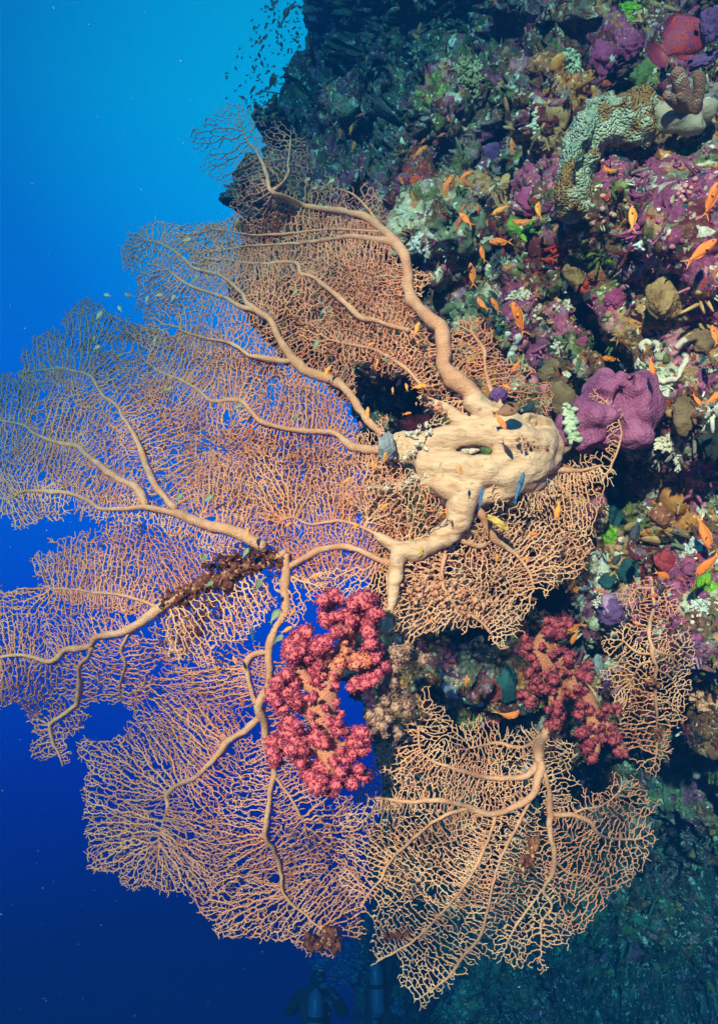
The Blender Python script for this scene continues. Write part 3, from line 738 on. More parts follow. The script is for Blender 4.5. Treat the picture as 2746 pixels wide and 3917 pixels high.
LOBES = [
 ('mid', [(1880, 1850), (2000, 1800), (2110, 1810), (2130, 1900), (2000, 1970), (1880, 1950)], ['q', 'p:0:2'], -.10, 14, 'pale', 2.3),
 ('mid', [(1640, 1560), (1700, 1520), (1790, 1560), (1780, 1620), (1700, 1640), (1640, 1610)], ['d:1:2', 'u:0:1'], -.05, 13, 'pale', 2.1),
 ('low', [(600, 2500), (760, 2420), (900, 2430), (1040, 2450), (1060, 2620), (820, 2650), (640, 2620)], ['m2', 'm:3:7'], .08, 16, 'far', 2.2),
 ('mid', [(1330, 1800), (1420, 1780), (1560, 1800), (1640, 1850), (1700, 1930), (1640, 2020), (1540, 2080), (1420, 2010), (1340, 1920)], ['n:0:3', 'h:0:2'], -.12, 14, 'pale', 2.3),
 ('mid', [(1380, 1640), (1490, 1620), (1500, 1700), (1480, 1800), (1400, 1800), (1340, 1720)], ['h:0:3'], -.06, 14, 'pale', 2.3),
 ('left', [(300, 1330), (560, 1240), (900, 1330), (1150, 1480), (1350, 1650), (1300, 1760), (900, 1700), (600, 1620), (420, 1500)], ['h:3', 'g3'], .20, 16, 'far', 2.0),
 ('left', [(60, 1420), (330, 1480), (560, 1620), (780, 1800), (900, 1980), (600, 1930), (300, 1850), (60, 1760)], ['i', 'j'], .16, 17, 'far', 2.0),
 ('left', [(800, 1750), (1100, 1720), (1400, 1800), (1500, 1950), (1480, 2120), (1200, 2200), (1000, 2080), (850, 1980)], ['n', 'n2'], .12, 15, 'far', 2.2),
 ('low', [(150, 2120), (500, 2040), (900, 2120), (700, 2260), (560, 2330), (300, 2290)], ['l4', 'k:4:7'], .12, 17, 'far', 2.0),
 ('front', [(700, 960), (1100, 860), (1450, 900), (1560, 1100), (1400, 1250), (1150, 1180), (900, 1080)], ['e2', 'f'], .10, 16, 'far', 2.1),  # name of mesh set, outline, branches it grows from, depth offset, spacing, material key, girth
 ('up', [(775, 465), (860, 410), (972, 401), (1010, 440), (1030, 560), (1030, 680), (1000, 730), (890, 770), (800, 710), (745, 640), (800, 590), (750, 560), (745, 500)], ['d:16'], .25, 15, 'far', 1.9),
 ('up', [(1010, 480), (1080, 460), (1150, 470), (1185, 560), (1190, 650), (1160, 690), (1060, 720), (1020, 640)], ['d2'], .1, 14, 'far', 2.0),
 ('up', [(860, 780), (1000, 710), (1160, 690), (1300, 680), (1440, 740), (1480, 820), (1500, 900), (1400, 880), (1200, 880), (1000, 860), (900, 830)], ['d:12:19', 'd3'], .12, 13, 'far', 2.2),
 ('front', [(680, 900), (800, 840), (1000, 820), (1250, 840), (1440, 850), (1540, 940), (1575, 1100), (1610, 1190), (1560, 1260), (1400, 1290), (1200, 1270), (1080, 1200), (930, 1140), (780, 1020), (700, 1000)], ['e', 'e2', 'f', 'd:6:11'], .02, 14, 'mid', 2.3),
 ('up', [(900, 980), (1060, 940), (1300, 940), (1480, 960), (1560, 1060), (1580, 1200), (1450, 1180), (1250, 1160), (1050, 1080)], ['d:6:11', 'e'], .14, 15, 'far', 2.0),
 ('front', [(1545, 1000), (1610, 1010), (1665, 1050), (1640, 1100), (1590, 1120), (1550, 1070)], ['d:8:10'], .0, 14, 'pale', 2.3),
 ('left', [(465, 905), (560, 840), (700, 830), (850, 850), (980, 980), (1100, 1130), (1200, 1300), (1330, 1400), (1390, 1490), (1340, 1560), (1150, 1500), (1000, 1430), (850, 1400), (700, 1350), (560, 1290), (520, 1200), (520, 1080), (460, 1000)], ['g', 'g2', 'g3'], .10, 14, 'mid', 2.2),
 ('left', [(1100, 1250), (1350, 1210), (1560, 1230), (1680, 1300), (1690, 1400), (1730, 1480), (1640, 1520), (1500, 1430), (1380, 1400), (1250, 1400), (1150, 1350)], ['v', 'd:4:6', 'f'], .06, 13, 'mid', 2.4),
 ('left', [(1100, 1180), (1300, 1120), (1560, 1160), (1680, 1280), (1700, 1430), (1560, 1400), (1300, 1400), (1160, 1330)], ['v', 'f'], .22, 14, 'far', 2.2),
 ('left', [(500, 1230), (800, 1270), (1100, 1420), (1300, 1540), (1430, 1690), (1440, 1800), (1300, 1780), (1100, 1760), (900, 1720), (750, 1640), (620, 1580), (540, 1450)], ['h'], .05, 13.5, 'mid', 2.3),
 ('left', [(700, 1350), (1000, 1380), (1200, 1480), (1340, 1600), (1340, 1740), (1100, 1660), (900, 1600), (700, 1500)], ['g3', 'h'], .18, 15, 'far', 2.0),
 ('left', [(240, 1260), (240, 1190), (330, 1130), (440, 1150), (540, 1250), (600, 1400), (720, 1550), (800, 1750), (800, 1900), (700, 1960), (600, 1930), (560, 1800), (430, 1650), (300, 1520), (80, 1440), (60, 1340), (140, 1270)], ['j'], .05, 13.5, 'mid', 2.2),
 ('left', [(-40, 1460), (100, 1400), (300, 1480), (450, 1620), (560, 1800), (570, 1940), (400, 1920), (200, 1860), (40, 1900), (-40, 1860)], ['i'], .03, 13.5, 'mid', 2.2),
 ('left', [(-40, 1760), (40, 1840), (250, 1840), (560, 1900), (700, 1960), (960, 2070), (900, 2130), (750, 2060), (500, 2030), (330, 1990), (180, 1960), (140, 2010), (-10, 1990)], ['k'], -.05, 14, 'pale', 2.3),
 ('left', [(700, 1940), (800, 1730), (1000, 1700), (1300, 1740), (1450, 1790), (1540, 1870), (1620, 1950), (1640, 2050), (1540, 2100), (1500, 2190), (1300, 2230), (1150, 2260), (1050, 2200), (980, 2080), (850, 2010)], ['n', 'k:0:3', 'h:0:5', 'n2'], .03, 13, 'mid', 2.4),
 ('left', [(650, 1650), (900, 1640), (1200, 1700), (1440, 1740), (1560, 1860), (1400, 1960), (1100, 1980), (850, 1960), (700, 1850)], ['h:2:10', 'n'], .22, 14, 'mid', 2.1),
 ('low', [(130, 2130), (200, 2060), (340, 2030), (480, 2010), (760, 2050), (960, 2110), (920, 2170), (700, 2250), (590, 2340), (450, 2310), (300, 2300), (180, 2260)], ['l4', 'k:2:6', 'l:3:6'], .04, 15, 'mid', 2.3),
 ('low', [(-40, 2240), (50, 2230), (130, 2250), (250, 2230), (450, 2260), (600, 2320), (700, 2310), (760, 2440), (700, 2540), (580, 2560), (530, 2640), (490, 2720), (410, 2700), (330, 2700), (310, 2780), (265, 2860), (270, 2930), (200, 2920), (130, 2880), (110, 2780), (60, 2700), (-40, 2690)], ['l', 'l2', 'l3', 'l4'], .04, 15.5, 'mid', 2.4),
 ('low', [(620, 2330), (760, 2260), (900, 2200), (1010, 2200), (1060, 2250), (1030, 2350), (960, 2440), (870, 2460), (800, 2540), (700, 2550), (640, 2480)], ['l:2:7'], -.06, 17, 'pale', 2.8),
 ('low', [(660, 2280), (820, 2220), (1000, 2220), (1040, 2330), (900, 2400), (780, 2460), (680, 2420)], ['l:2:7'], .12, 15, 'far', 2.3),
 ('low', [(520, 2600), (620, 2570), (760, 2560), (900, 2550), (1000, 2520), (1180, 2500), (1230, 2750), (1290, 2960), (1380, 3140), (1350, 3300), (1400, 3450), (1370, 3600), (1250, 3640), (1150, 3640), (1000, 3590), (850, 3560), (720, 3450), (560, 3390), (400, 3340), (320, 3310), (300, 3180), (330, 3050), (300, 2900), (340, 2800), (470, 2790)], ['m', 'm2', 'm3', 'm4'], .04, 16.5, 'mid', 2.3),
 ('low', [(560, 2680), (760, 2620), (960, 2620), (900, 2800), (820, 2900), (700, 2980), (600, 2900)], ['m3', 'm2'], .15, 18, 'far', 2.0),
 ('low', [(420, 3050), (640, 3120), (1000, 3150), (1250, 3200), (1200, 3400), (900, 3420), (600, 3330), (400, 3240)], ['m3:6', 'm:14'], .12, 19, 'far', 2.0),
 ('mid', [(1080, 2190), (1250, 2150), (1500, 2130), (1510, 2330), (1430, 2420), (1250, 2280), (1150, 2400), (1070, 2350)], ['n2'], -.02, 15, 'pale', 2.5),
 ('mid', [(1460, 2150), (1600, 2090), (1700, 2050), (1760, 1950), (1900, 1890), (2040, 1840), (2200, 1790), (2360, 1790), (2290, 1960), (2240, 2080), (2240, 2200), (2150, 2240), (2050, 2300), (2000, 2440), (1900, 2490), (1850, 2400), (1700, 2400), (1560, 2480), (1490, 2420)], ['o', 'p', 'q', 's'], -.02, 14, 'pale', 2.5),
 ('mid', [(1540, 2130), (1700, 2090), (1900, 1950), (2100, 1880), (2240, 1900), (2230, 2150), (2060, 2250), (1960, 2380), (1750, 2380), (1600, 2400), (1520, 2330)], ['o', 'p', 'q', 's'], .16, 12.5, 'mid', 2.5),
 ('mid', [(1480, 1980), (1600, 1900), (1740, 1930), (1700, 2020), (1600, 2070), (1500, 2080)], ['n:0:3'], .1, 13, 'mid', 2.4),
 ('mid', [(2250, 1480), (2330, 1500), (2395, 1600), (2390, 1720), (2330, 1830), (2200, 1870), (2100, 1860), (2170, 1760), (2320, 1720), (2350, 1640)], ['r', 'q'], -.08, 14.5, 'pale', 2.3),
 ('back', [(1680, 1270), (1750, 1235), (1830, 1235), (1900, 1300), (1950, 1420), (2110, 1500), (2110, 1560), (1980, 1570), (1900, 1550), (1790, 1480), (1700, 1420)], ['u', 'd:1:5'], .06, 13, 'mid', 2.3),
 ('back', [(1690, 1300), (1800, 1240), (1900, 1320), (1930, 1450), (1900, 1530), (1780, 1450)], ['u', 'd:1:5'], .16, 13, 'far', 2.3),
 ('back', [(1650, 1480), (1760, 1520), (1880, 1600), (1800, 1620), (1700, 1560)], ['d:0:3'], .04, 12, 'far', 2.2),
]
BC = {
 'a': [(2095, 2770, 20), (2086, 2800, 22), (2060, 2850, 24), (2060, 2892, 26), (2069, 2934, 20), (2052, 2984, 18), (2035, 3043, 18), (1968, 3085, 16), (1902, 3110, 15), (1851, 3110, 14), (1760, 3076, 13), (1667, 3060, 11), (1567, 3068, 9), (1450, 3051, 6), (1400, 3060, 4)],
 'b': [(2055, 2920, 18), (2030, 2955, 16), (1994, 2972, 14), (1885, 2976, 13), (1801, 2959, 11), (1718, 2934, 9), (1650, 2909, 7), (1600, 2850, 5), (1610, 2740, 4)],
 'c': [(2070, 2810, 11), (2044, 2834, 10), (1985, 2859, 9), (1902, 2842, 7), (1801, 2859, 5)],
 'd': [(2066, 2930, 12), (2100, 3020, 12), (2102, 3110, 15), (2102, 3193, 15), (2119, 3269, 14), (2110, 3344, 12), (2077, 3402, 9), (2110, 3469, 7), (2069, 3528, 6), (2069, 3600, 4)],
 'e': [(2110, 3110, 12), (2127, 3118, 12), (2186, 3118, 12), (2253, 3143, 12), (2286, 3185, 9), (2345, 3210, 6), (2428, 3210, 4)],
 'f': [(2190, 3118, 6), (2228, 3093, 5), (2295, 3085, 5), (2361, 3034, 4)],
 'g': [(2115, 3280, 8), (2169, 3335, 6), (2236, 3352, 4), (2290, 3400, 3)],
 'h': [(1800, 3090, 9), (1700, 3120, 9), (1600, 3190, 8), (1492, 3294, 8), (1459, 3360, 6), (1400, 3427, 4)],
 'i': [(2040, 3040, 9), (1980, 3150, 8), (1902, 3319, 8), (1870, 3450, 8), (1835, 3578, 8), (1768, 3661, 8), (1726, 3720, 7), (1684, 3762, 5), (1600, 3820, 3)],
 'j': [(1900, 3110, 9), (1850, 3250, 8), (1780, 3380, 7), (1700, 3480, 6), (1626, 3561, 6), (1550, 3620, 5), (1442, 3678, 4)],
 'k': [(2077, 3402, 7), (1985, 3519, 6), (1940, 3600, 4)],
}
CL = [
 ([(1560, 2690), (1620, 2620), (1700, 2700), (1730, 2800), (1820, 2770), (1960, 2790), (2080, 2810), (2080, 2960), (2040, 3060), (1850, 3120), (1600, 3080), (1340, 3150), (1380, 3060), (1360, 2980), (1420, 2870), (1500, 2820)], ['a', 'b', 'c'], -.02, 14.5, 'pale', 2.4),
 ([(2080, 2790), (2150, 2800), (2215, 2830), (2225, 2960), (2190, 3060), (2120, 3120), (2060, 3060), (2070, 2940)], ['d:0:2', 'a:0:3'], .0, 14.5, 'pale', 2.3),
 ([(2100, 3080), (2200, 3060), (2330, 3020), (2330, 2960), (2450, 2980), (2500, 3080), (2510, 3200), (2440, 3380), (2330, 3440), (2250, 3520), (2170, 3560), (2100, 3400), (2110, 3200)], ['e', 'f', 'g', 'd:3:6'], .04, 15, 'mid', 2.2),
 ([(1250, 3300), (1290, 3220), (1330, 3120), (1500, 3060), (1800, 3090), (1860, 3110), (1840, 3300), (1720, 3480), (1540, 3640), (1440, 3690), (1400, 3600), (1420, 3500), (1340, 3400)], ['a:6', 'h', 'j'], .03, 15.5, 'pale', 2.3),
 ([(1820, 3110), (1980, 3060), (2070, 3080), (2110, 3300), (2180, 3560), (2060, 3690), (1960, 3690), (1850, 3660), (1750, 3760), (1620, 3840), (1530, 3760), (1540, 3690), (1620, 3560), (1760, 3400)], ['i', 'j', 'k', 'd:2'], .03, 15.5, 'pale', 2.3),
 ([(1400, 3120), (1900, 3130), (2080, 3150), (2080, 3350), (1950, 3500), (1700, 3480), (1450, 3380)], ['h', 'i', 'j'], .16, 17, 'far', 2.1),
 ([(1420, 2900), (1700, 2850), (2000, 2900), (2000, 3050), (1700, 3050), (1450, 3020)], ['b', 'a:6'], .12, 16, 'mid', 2.1),
]
BD = {
 'a': [(2484, 2205, 8), (2494, 2250, 9), (2499, 2328, 10), (2484, 2383, 11), (2479, 2432, 11), (2494, 2477, 11), (2494, 2516, 11), (2509, 2556, 9), (2504, 2600, 8), (2509, 2694, 7), (2509, 2768, 5), (2514, 2832, 4), (2505, 2900, 3)],
 'b': [(2489, 2502, 7), (2444, 2497, 6), (2410, 2477, 5), (2380, 2447, 4)],
 'c': [(2490, 2530, 7), (2449, 2541, 6), (2420, 2586, 4)],
 'd': [(2504, 2487, 6), (2568, 2507, 4), (2610, 2470, 3)],
 'e': [(2509, 2556, 6), (2560, 2590, 5), (2590, 2640, 3)],
 'f': [(2490, 2250, 7), (2440, 2250, 6), (2410, 2280, 4)],
 'g': [(2490, 2240, 6), (2530, 2260, 5), (2550, 2300, 3)],
}
DL = [
 ([(2375, 2270), (2440, 2235), (2510, 2215), (2580, 2280), (2590, 2350), (2560, 2400), (2490, 2400), (2410, 2400), (2400, 2340)], ['f', 'g', 'a:0:3'], .02, 14, 'mid', 2.2),
 ([(2350, 2400), (2470, 2400), (2560, 2420), (2640, 2400), (2655, 2500), (2640, 2650), (2600, 2720), (2520, 2700), (2470, 2640), (2400, 2680), (2330, 2740), (2350, 2650), (2295, 2560), (2330, 2440)], ['b', 'c', 'd', 'e', 'a:3:9'], .0, 14.5, 'pale', 2.2),
 ([(2330, 2750), (2400, 2660), (2480, 2640), (2560, 2680), (2620, 2760), (2560, 2820), (2590, 2880), (2530, 2900), (2500, 2990), (2470, 2930), (2400, 2880), (2350, 2820)], ['a:7'], .03, 14.5, 'mid', 2.2),
]
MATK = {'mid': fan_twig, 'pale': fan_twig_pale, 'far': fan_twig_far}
GIRTH = .74

def seeds_of(br, keys):
    out = []
    for kx in keys:
        pr = kx.split(':'); pl = br[pr[0]]
        a = int(pr[1]) if len(pr) > 1 else 0; b = int(pr[2]) + 1 if len(pr) > 2 else len(pl)
        if b - a < 2: b = min(len(pl), a + 2); a = b - 2
        out.append(resample(pl[a:b], 8)[:, :2])
    return np.concatenate(out)

def branch_obj(name, pl, dep, root, seed, front=.012):
    q = resample(pl, 9)
    q[:, 0] += 3.2 * vnoise(np.c_[q[:, :2] / 30., np.full(len(q), 1.)], seed); q[:, 1] += 2.2 * vnoise(np.c_[q[:, :2] / 30., np.full(len(q), 5.)], seed)
    d = dep(q[:, 0], q[:, 1]) - front * np.clip(q[:, 2] / 12, 0, 1)
    V, Q, T = tube_mesh(P(q[:, 0], q[:, 1], d), q[:, 2] * GIRTH * d / F, 14, .42, seed)
    return mesh_obj(name, V, [Q, T], fan_bark, root)

def lattices(groups, br, dep, root, name='twig_mesh', seed0=100):
    for n_, (poly, keys, off, space, mk, r0) in enumerate(groups):
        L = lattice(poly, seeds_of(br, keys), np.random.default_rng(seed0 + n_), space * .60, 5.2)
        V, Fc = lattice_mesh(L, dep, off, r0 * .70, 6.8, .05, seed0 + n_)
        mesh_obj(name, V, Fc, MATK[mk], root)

def fuse(tubes, dep, vox, mat, name, root, smooth=6, front=0, disp=.006, fs=16, low=0):
    b = Bag()
    for s_, pl in enumerate(tubes):
        q = resample(pl, 12); d = dep(q[:, 0], q[:, 1]) - front
        b.add(*tube_mesh(P(q[:, 0], q[:, 1], d), q[:, 2] * .97 * d / F, 16, .08, s_))
    o = b.build('tmp', None)
    md = o.modifiers.new('r', 'REMESH'); md.mode = 'VOXEL'; md.voxel_size = vox; md.use_smooth_shade = True
    sm = o.modifiers.new('s', 'SMOOTH'); sm.iterations = smooth; sm.factor = .6
    dg = bpy.context.evaluated_depsgraph_get(); dg.update()
    me = bpy.data.meshes.new_from_object(o.evaluated_get(dg))
    bpy.data.objects.remove(o)
    n = len(me.vertices); co = np.zeros(n * 3, np.float32); me.vertices.foreach_get('co', co); co = co.reshape(-1, 3).astype(float)
    no = np.zeros(n * 3, np.float32); me.vertices.foreach_get('normal', no); no = no.reshape(-1, 3)
    st = (co + .05 * vfb(co, 31, 5, 2)) * np.array([fs * .7, fs, fs])            # growth runs out along the branches
    g = 1 - 2 * np.abs(fbm(st + .8 * fbm(co * 7, 3)[:, None], 8, 3))
    co2 = co + no * (disp * g + disp * .9 * fbm(co * 9, 4))[:, None]
    if low: co2 = co2 + no * (low * fbm(co * 7.5, 14, 2) - low * .35 * smooth01(1 - worley(co * 6.3, 15) * 3.0))[:, None]
    me.vertices.foreach_set('co', co2.astype(np.float32).ravel())
    me.polygons.foreach_set('use_smooth', np.ones(len(me.polygons), bool))
    me.update(); me.materials.clear(); me.materials.append(mat); me.name = name
    return link_mesh(name, me, root)

fanA = empty('sea_fan', P(2130, 1690, 2.6))
tag(fanA, 'giant peach sea fan with a thick pale trunk, branches spreading left over the blue water', 'sea fan')
fuse(TRUNK, fdep, .007, trunk_bark, 'trunk', fanA, front=.03, disp=.009, smooth=5, fs=15, low=.022)
for i_, (kx, pl) in enumerate(BR.items()):
    if kx == 'd': pl = pl[1:]
    branch_obj('branch', pl, fdep, fanA, i_ + 10, front=.0 if kx in ('u', 'v') else .012)
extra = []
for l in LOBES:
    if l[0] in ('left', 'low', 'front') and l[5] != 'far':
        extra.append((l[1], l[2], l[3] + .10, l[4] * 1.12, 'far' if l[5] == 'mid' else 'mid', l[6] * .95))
lattices([l[1:] for l in LOBES] + extra, BR, fdep, fanA)
rehome(fanA)

fanC = empty('sea_fan', P(2095, 2770, 2.75))
tag(fanC, 'pale yellowish sea fan hanging below the magenta soft corals, stem at its upper right', 'sea fan')
for i_, pl in enumerate(BC.values()): branch_obj('branch', pl, cdep, fanC, i_ + 60)
lattices(CL, BC, cdep, fanC, seed0=200)
rehome(fanC)

fanD = empty('sea_fan', P(2484, 2205, 2.65))
tag(fanD, 'small narrow sea fan hanging over the reef right of the second soft coral', 'sea fan')
for i_, pl in enumerate(BD.values()): branch_obj('branch', pl, ddep, fanD, i_ + 80)
lattices(DL, BD, ddep, fanD, seed0=300)
rehome(fanD)
# ------------------------------------------------------------------ corals and sponges that stand on the wall
import bmesh
_ICO = {}
def ico(l):
    if l not in _ICO:
        bm = bmesh.new(); bmesh.ops.create_icosphere(bm, subdivisions=l, radius=1)
        V = np.array([v.co[:] for v in bm.verts]); Fx = np.array([[v.index for v in f.verts] for f in bm.faces]); bm.free()
        _ICO[l] = (V, Fx)
    return _ICO[l]

def blob_geo(c, rx, rz, ry, rot=0, kind='lobed', amp=.2, f=2.2, fine=.04, ff=9, seed=0, lvl=5):
    """c world centre; rx across, rz up, ry towards the camera, all in metres"""
    U, Fx = ico(lvl)
    s = seed * 3.7
    q = U + s
    if kind == 'lobed':
        g = amp * (.9 - 1.5 * worley(q * f, seed)) + fine * fbm(q * ff, seed)
    elif kind == 'brain':
        g = amp * (.6 - worley(q * f, seed)) + fine * (1 - 3.2 * np.abs(fbm((q + .1 * fbm(q * 5, seed)[:, None]) * ff, seed, 2)))
    elif kind == 'knobs':
        g = amp * (.8 - 1.3 * worley(q * f, seed)) + fine * (.6 - 1.2 * worley(q * ff, seed + 3))
    elif kind == 'flaky':
        g = amp * fbm(q * f, seed, 3) + fine * (1 - 2 * np.abs(fbm(q * np.array([1, 1, 3]) * ff, seed, 3)))
    else:
        g = amp * fbm(q * f, seed, 2) + fine * fbm(q * ff, seed + 1, 2)
    U = U + .22 * np.stack([vnoise(q * 1.4, seed + 5), vnoise(q * 1.4, seed + 6), vnoise(q * 1.4, seed + 7)], -1)
    V = U * (1 + g)[:, None] * np.array([rx, ry, rz])
    a = math.radians(rot); ca, sa = math.cos(a), math.sin(a)
    V = V @ np.array([[ca, 0, sa], [0, 1, 0], [-sa, 0, ca]])
    return V + np.asarray(c), Fx

M = {}
def om(key, c1, c2, **k):
    if key not in M: M[key] = organic(key, c1, c2, **k)
    return M[key]
om('purple_sponge_skin', (.22, .035, .12), (.42, .12, .22), scale=9, bump=.9, bscale=110, rough=.7, speck=(.50, .20, .32), sscale=330, sth=.56)
om('green_coral_skin', (.36, .50, .34), (.62, .68, .46), scale=11, bump=1.0, bscale=110, vor=1, dist=.02, speck=(.38, .22, .07), sscale=8, sth=.52)
om('brown_coral_skin', (.26, .12, .075), (.38, .22, .15), scale=14, bump=.7, bscale=190, vor=1, rough=.7, speck=(.55, .50, .38), sscale=20, sth=.62)
om('pale_plate', (.24, .25, .17), (.40, .36, .25), scale=9, bump=.4, bscale=150, speck=(.34, .2, .12), sscale=22, sth=.6)
om('olive_coral', (.34, .30, .12), (.52, .48, .28), scale=10, bump=.5, bscale=120)
om('mint_coral', (.40, .52, .30), (.66, .72, .50), scale=14, bump=.5, bscale=120)
om('bright_algae', (.12, .36, .02), (.38, .62, .03), scale=30, bump=.8, bscale=140)
om('moss_algae', (.06, .13, .03), (.15, .22, .06), scale=20, bump=.8, bscale=140, speck=(.35, .25, .14), sscale=60)
om('ochre_sponge', (.24, .13, .04), (.42, .27, .11), scale=16, bump=.9, bscale=60, speck=(.16, .08, .03), sscale=40)
om('brown_sponge', (.15, .09, .04), (.27, .17, .08), scale=18, bump=.6, bscale=120)
om('cream_crust', (.60, .52, .36), (.80, .72, .56), scale=16, bump=.7, bscale=90, speck=(.4, .3, .2), sscale=50)
om('pink_polyp', (.62, .24, .22), (.72, .40, .34), scale=30, bump=.5, bscale=160)
om('pink_mouth', (.80, .50, .36), (.85, .62, .45), scale=30, bump=.5, bscale=160)
om('crimson_sponge', (.28, .02, .03), (.42, .06, .06), scale=20, bump=.6, bscale=150)
om('scarlet_growth', (.45, .03, .01), (.60, .10, .03), scale=20, bump=.6, bscale=120)
om('teal_sponge', (.010, .05, .06), (.03, .11, .11), scale=14, bump=.6, bscale=150)
om('grey_sponge', (.20, .22, .24), (.38, .40, .40), scale=30, bump=.8, bscale=200)
om('violet_sponge', (.09, .035, .13), (.20, .09, .24), scale=16, bump=.7, bscale=120)
om('magenta_crust', (.28, .035, .11), (.42, .08, .20), scale=16, bump=.7, bscale=120)
om('black_growth', (.012, .016, .018), (.04, .05, .045), scale=30, bump=.8, bscale=120)
om('peach_coral', (.62, .26, .14), (.78, .42, .24), scale=20, bump=.7, bscale=100)
om('yellow_sponge', (.50, .30, .05), (.72, .50, .12), scale=30, bump=.6, bscale=120)
om('white_sponge', (.52, .58, .52), (.72, .74, .66), scale=16, bump=.6, bscale=120)
om('rust_dark', (.06, .012, .01), (.26, .07, .035), scale=30, bump=.8, bscale=120, speck=(.55, .26, .12), sscale=60, sth=.60)
om('rust_clump', (.16, .03, .02), (.42, .16, .07), scale=24, bump=.8, bscale=120, speck=(.70, .45, .2), sscale=45, sth=.58)

def lump(name, label, cat, mat, x, y, rx, ry, th=.7, rot=0, kind='lobed', amp=.22, f=2.2, fine=.05, ff=9, sink=.6, d=None, lvl=5, group=None, part_of=None, seed=None):
    dd = d if d is not None else surf(x, y)
    k = dd / F; t = th * min(rx, ry) * k
    c = P(x, y, dd - t * (1 - sink) if d is None else dd)
    V, Fx = blob_geo(c, rx * k, ry * k, t, rot, kind, amp, f, fine, ff, int(x + y) % 997 if seed is None else seed, lvl)
    o = mesh_obj(name, V, Fx, M[mat], part_of)
    if part_of is None: tag(o, label, cat, group)
    return o

# the big sponge right of the fan's foot: several swollen lobes grown into one
def merged(name, parts, mat, vox, root=None, disp=0, fs=20, smooth=4, seed=1):
    b = Bag()
    for (x, y, rx, ry, dd, th, rot) in parts:
        k = dd / F
        V, Fx = blob_geo(P(x, y, dd), rx * k, ry * k, th, rot, 'plain', .12, 1.6, .0, 9, int(x), 4)
        b.add(V, T=Fx)
    o = b.build('tmp', None)
    md = o.modifiers.new('r', 'REMESH'); md.mode = 'VOXEL'; md.voxel_size = vox
    sm = o.modifiers.new('s', 'SMOOTH'); sm.iterations = smooth
    dg = bpy.context.evaluated_depsgraph_get(); dg.update()
    me = bpy.data.meshes.new_from_object(o.evaluated_get(dg)); bpy.data.objects.remove(o)
    n = len(me.vertices); co = np.zeros(n * 3, np.float32); me.vertices.foreach_get('co', co); co = co.reshape(-1, 3).astype(float)
    no = np.zeros(n * 3, np.float32); me.vertices.foreach_get('normal', no); no = no.reshape(-1, 3)
    if callable(disp): dv = disp(co)
    else: dv = disp * fbm(co * fs, seed, 3)
    me.vertices.foreach_set('co', (co + no * dv[:, None]).astype(np.float32).ravel())
    me.polygons.foreach_set('use_smooth', np.ones(len(me.polygons), bool)); me.update()
    me.materials.clear(); me.materials.append(mat); me.name = name
    ob = bpy.data.objects.new(name, me); SC.collection.objects.link(ob)
    if root: ob.parent = root
    return ob

sp = merged('purple_sponge', [(2400, 1480, 80, 85, 2.68, .12, 0), (2310, 1500, 75, 80, 2.70, .11, 10), (2450, 1560, 75, 90, 2.68, .11, 0), (2250, 1590, 80, 75, 2.68, .10, 30),
                              (2180, 1640, 60, 60, 2.70, .08, 0), (2420, 1660, 80, 60, 2.68, .09, 0), (2340, 1600, 90, 70, 2.68, .10, 0), (2270, 1690, 80, 45, 2.68, .08, 10), (2460, 1470, 45, 50, 2.70, .08, 0)],
            M['purple_sponge_skin'], .008, disp=lambda c: .016 * fbm(c * 7, 3, 2) + .005 * fbm(c * 38, 4, 3) + .006 * (.5 - worley(c * 22, 8)) - .03 * smooth01(1 - np.abs(fbm(c * 3.3, 9, 2)) * 7))
tag(sp, 'large mauve purple sponge of swollen lobes just right of the fan trunk', 'sponge')
# mint crust on its flank: an encrusting colony of its own
b = Bag()
for i in range(34):
    x, y = 2150 + random.random() * 45 + i * .8, 1545 + i * 4.2 + random.random() * 20
    k = 2.6 / F; b.add(*[g for g in blob_geo(P(x, y, surf(x, y) - .02 if False else 2.60 + .0006 * abs(x - 2300) * .3), (8 + random.random() * 9) * k, (6 + random.random() * 10) * k, .012, 0, 'lobed', .3, 2, .05, 9, i, 2)][:1], T=ico(2)[1])
tag(b.build('encrusting_coral', M['mint_coral']), 'mint green crust dotting the left flank of the large purple sponge', 'coral')

gc = merged('crust_coral', [(2155, 660, 34, 50, 2.84, .07, 0), (2150, 720, 32, 50, 2.84, .06, 0), (2165, 780, 40, 50, 2.84, .06, 0), (2200, 805, 46, 34, 2.85, .05, 0), (2180, 610, 46, 52, 2.84, .08, -20), (2215, 545, 52, 56, 2.84, .08, -30),
                            (2245, 490, 48, 56, 2.85, .08, 0), (2300, 440, 66, 62, 2.87, .08, 0), (2290, 520, 56, 52, 2.86, .06, 0), (2250, 600, 50, 44, 2.87, .05, 0), (2380, 450, 68, 80, 2.86, .09, 0), (2450, 430, 60, 78, 2.88, .09, 0),
                            (2450, 510, 52, 44, 2.87, .08, 0), (2320, 385, 46, 40, 2.92, .06, 0), (2415, 378, 52, 40, 2.92, .06, 0), (2495, 430, 28, 62, 2.9, .06, 0), (2200, 680, 40, 50, 2.88, .04, 0), (2210, 740, 44, 60, 2.9, .04, 0), (2350, 530, 60, 40, 2.88, .06, 0), (2270, 560, 60, 60, 2.9, .05, 0), (2420, 545, 50, 30, 2.88, .06, 0), (2240, 640, 44, 50, 2.9, .04, 0)],
            M['green_coral_skin'], .0085, disp=lambda c: .030 * fbm(c * 9, 3, 2) + .005 * (.7 - 1.5 * worley(c * 70, 7)) + .005 * (1 - 2.5 * np.abs(fbm(c * 60, 4, 1))), smooth=2)
tag(gc, 'pale green ridged coral crust arching down the upper right of the reef', 'coral')

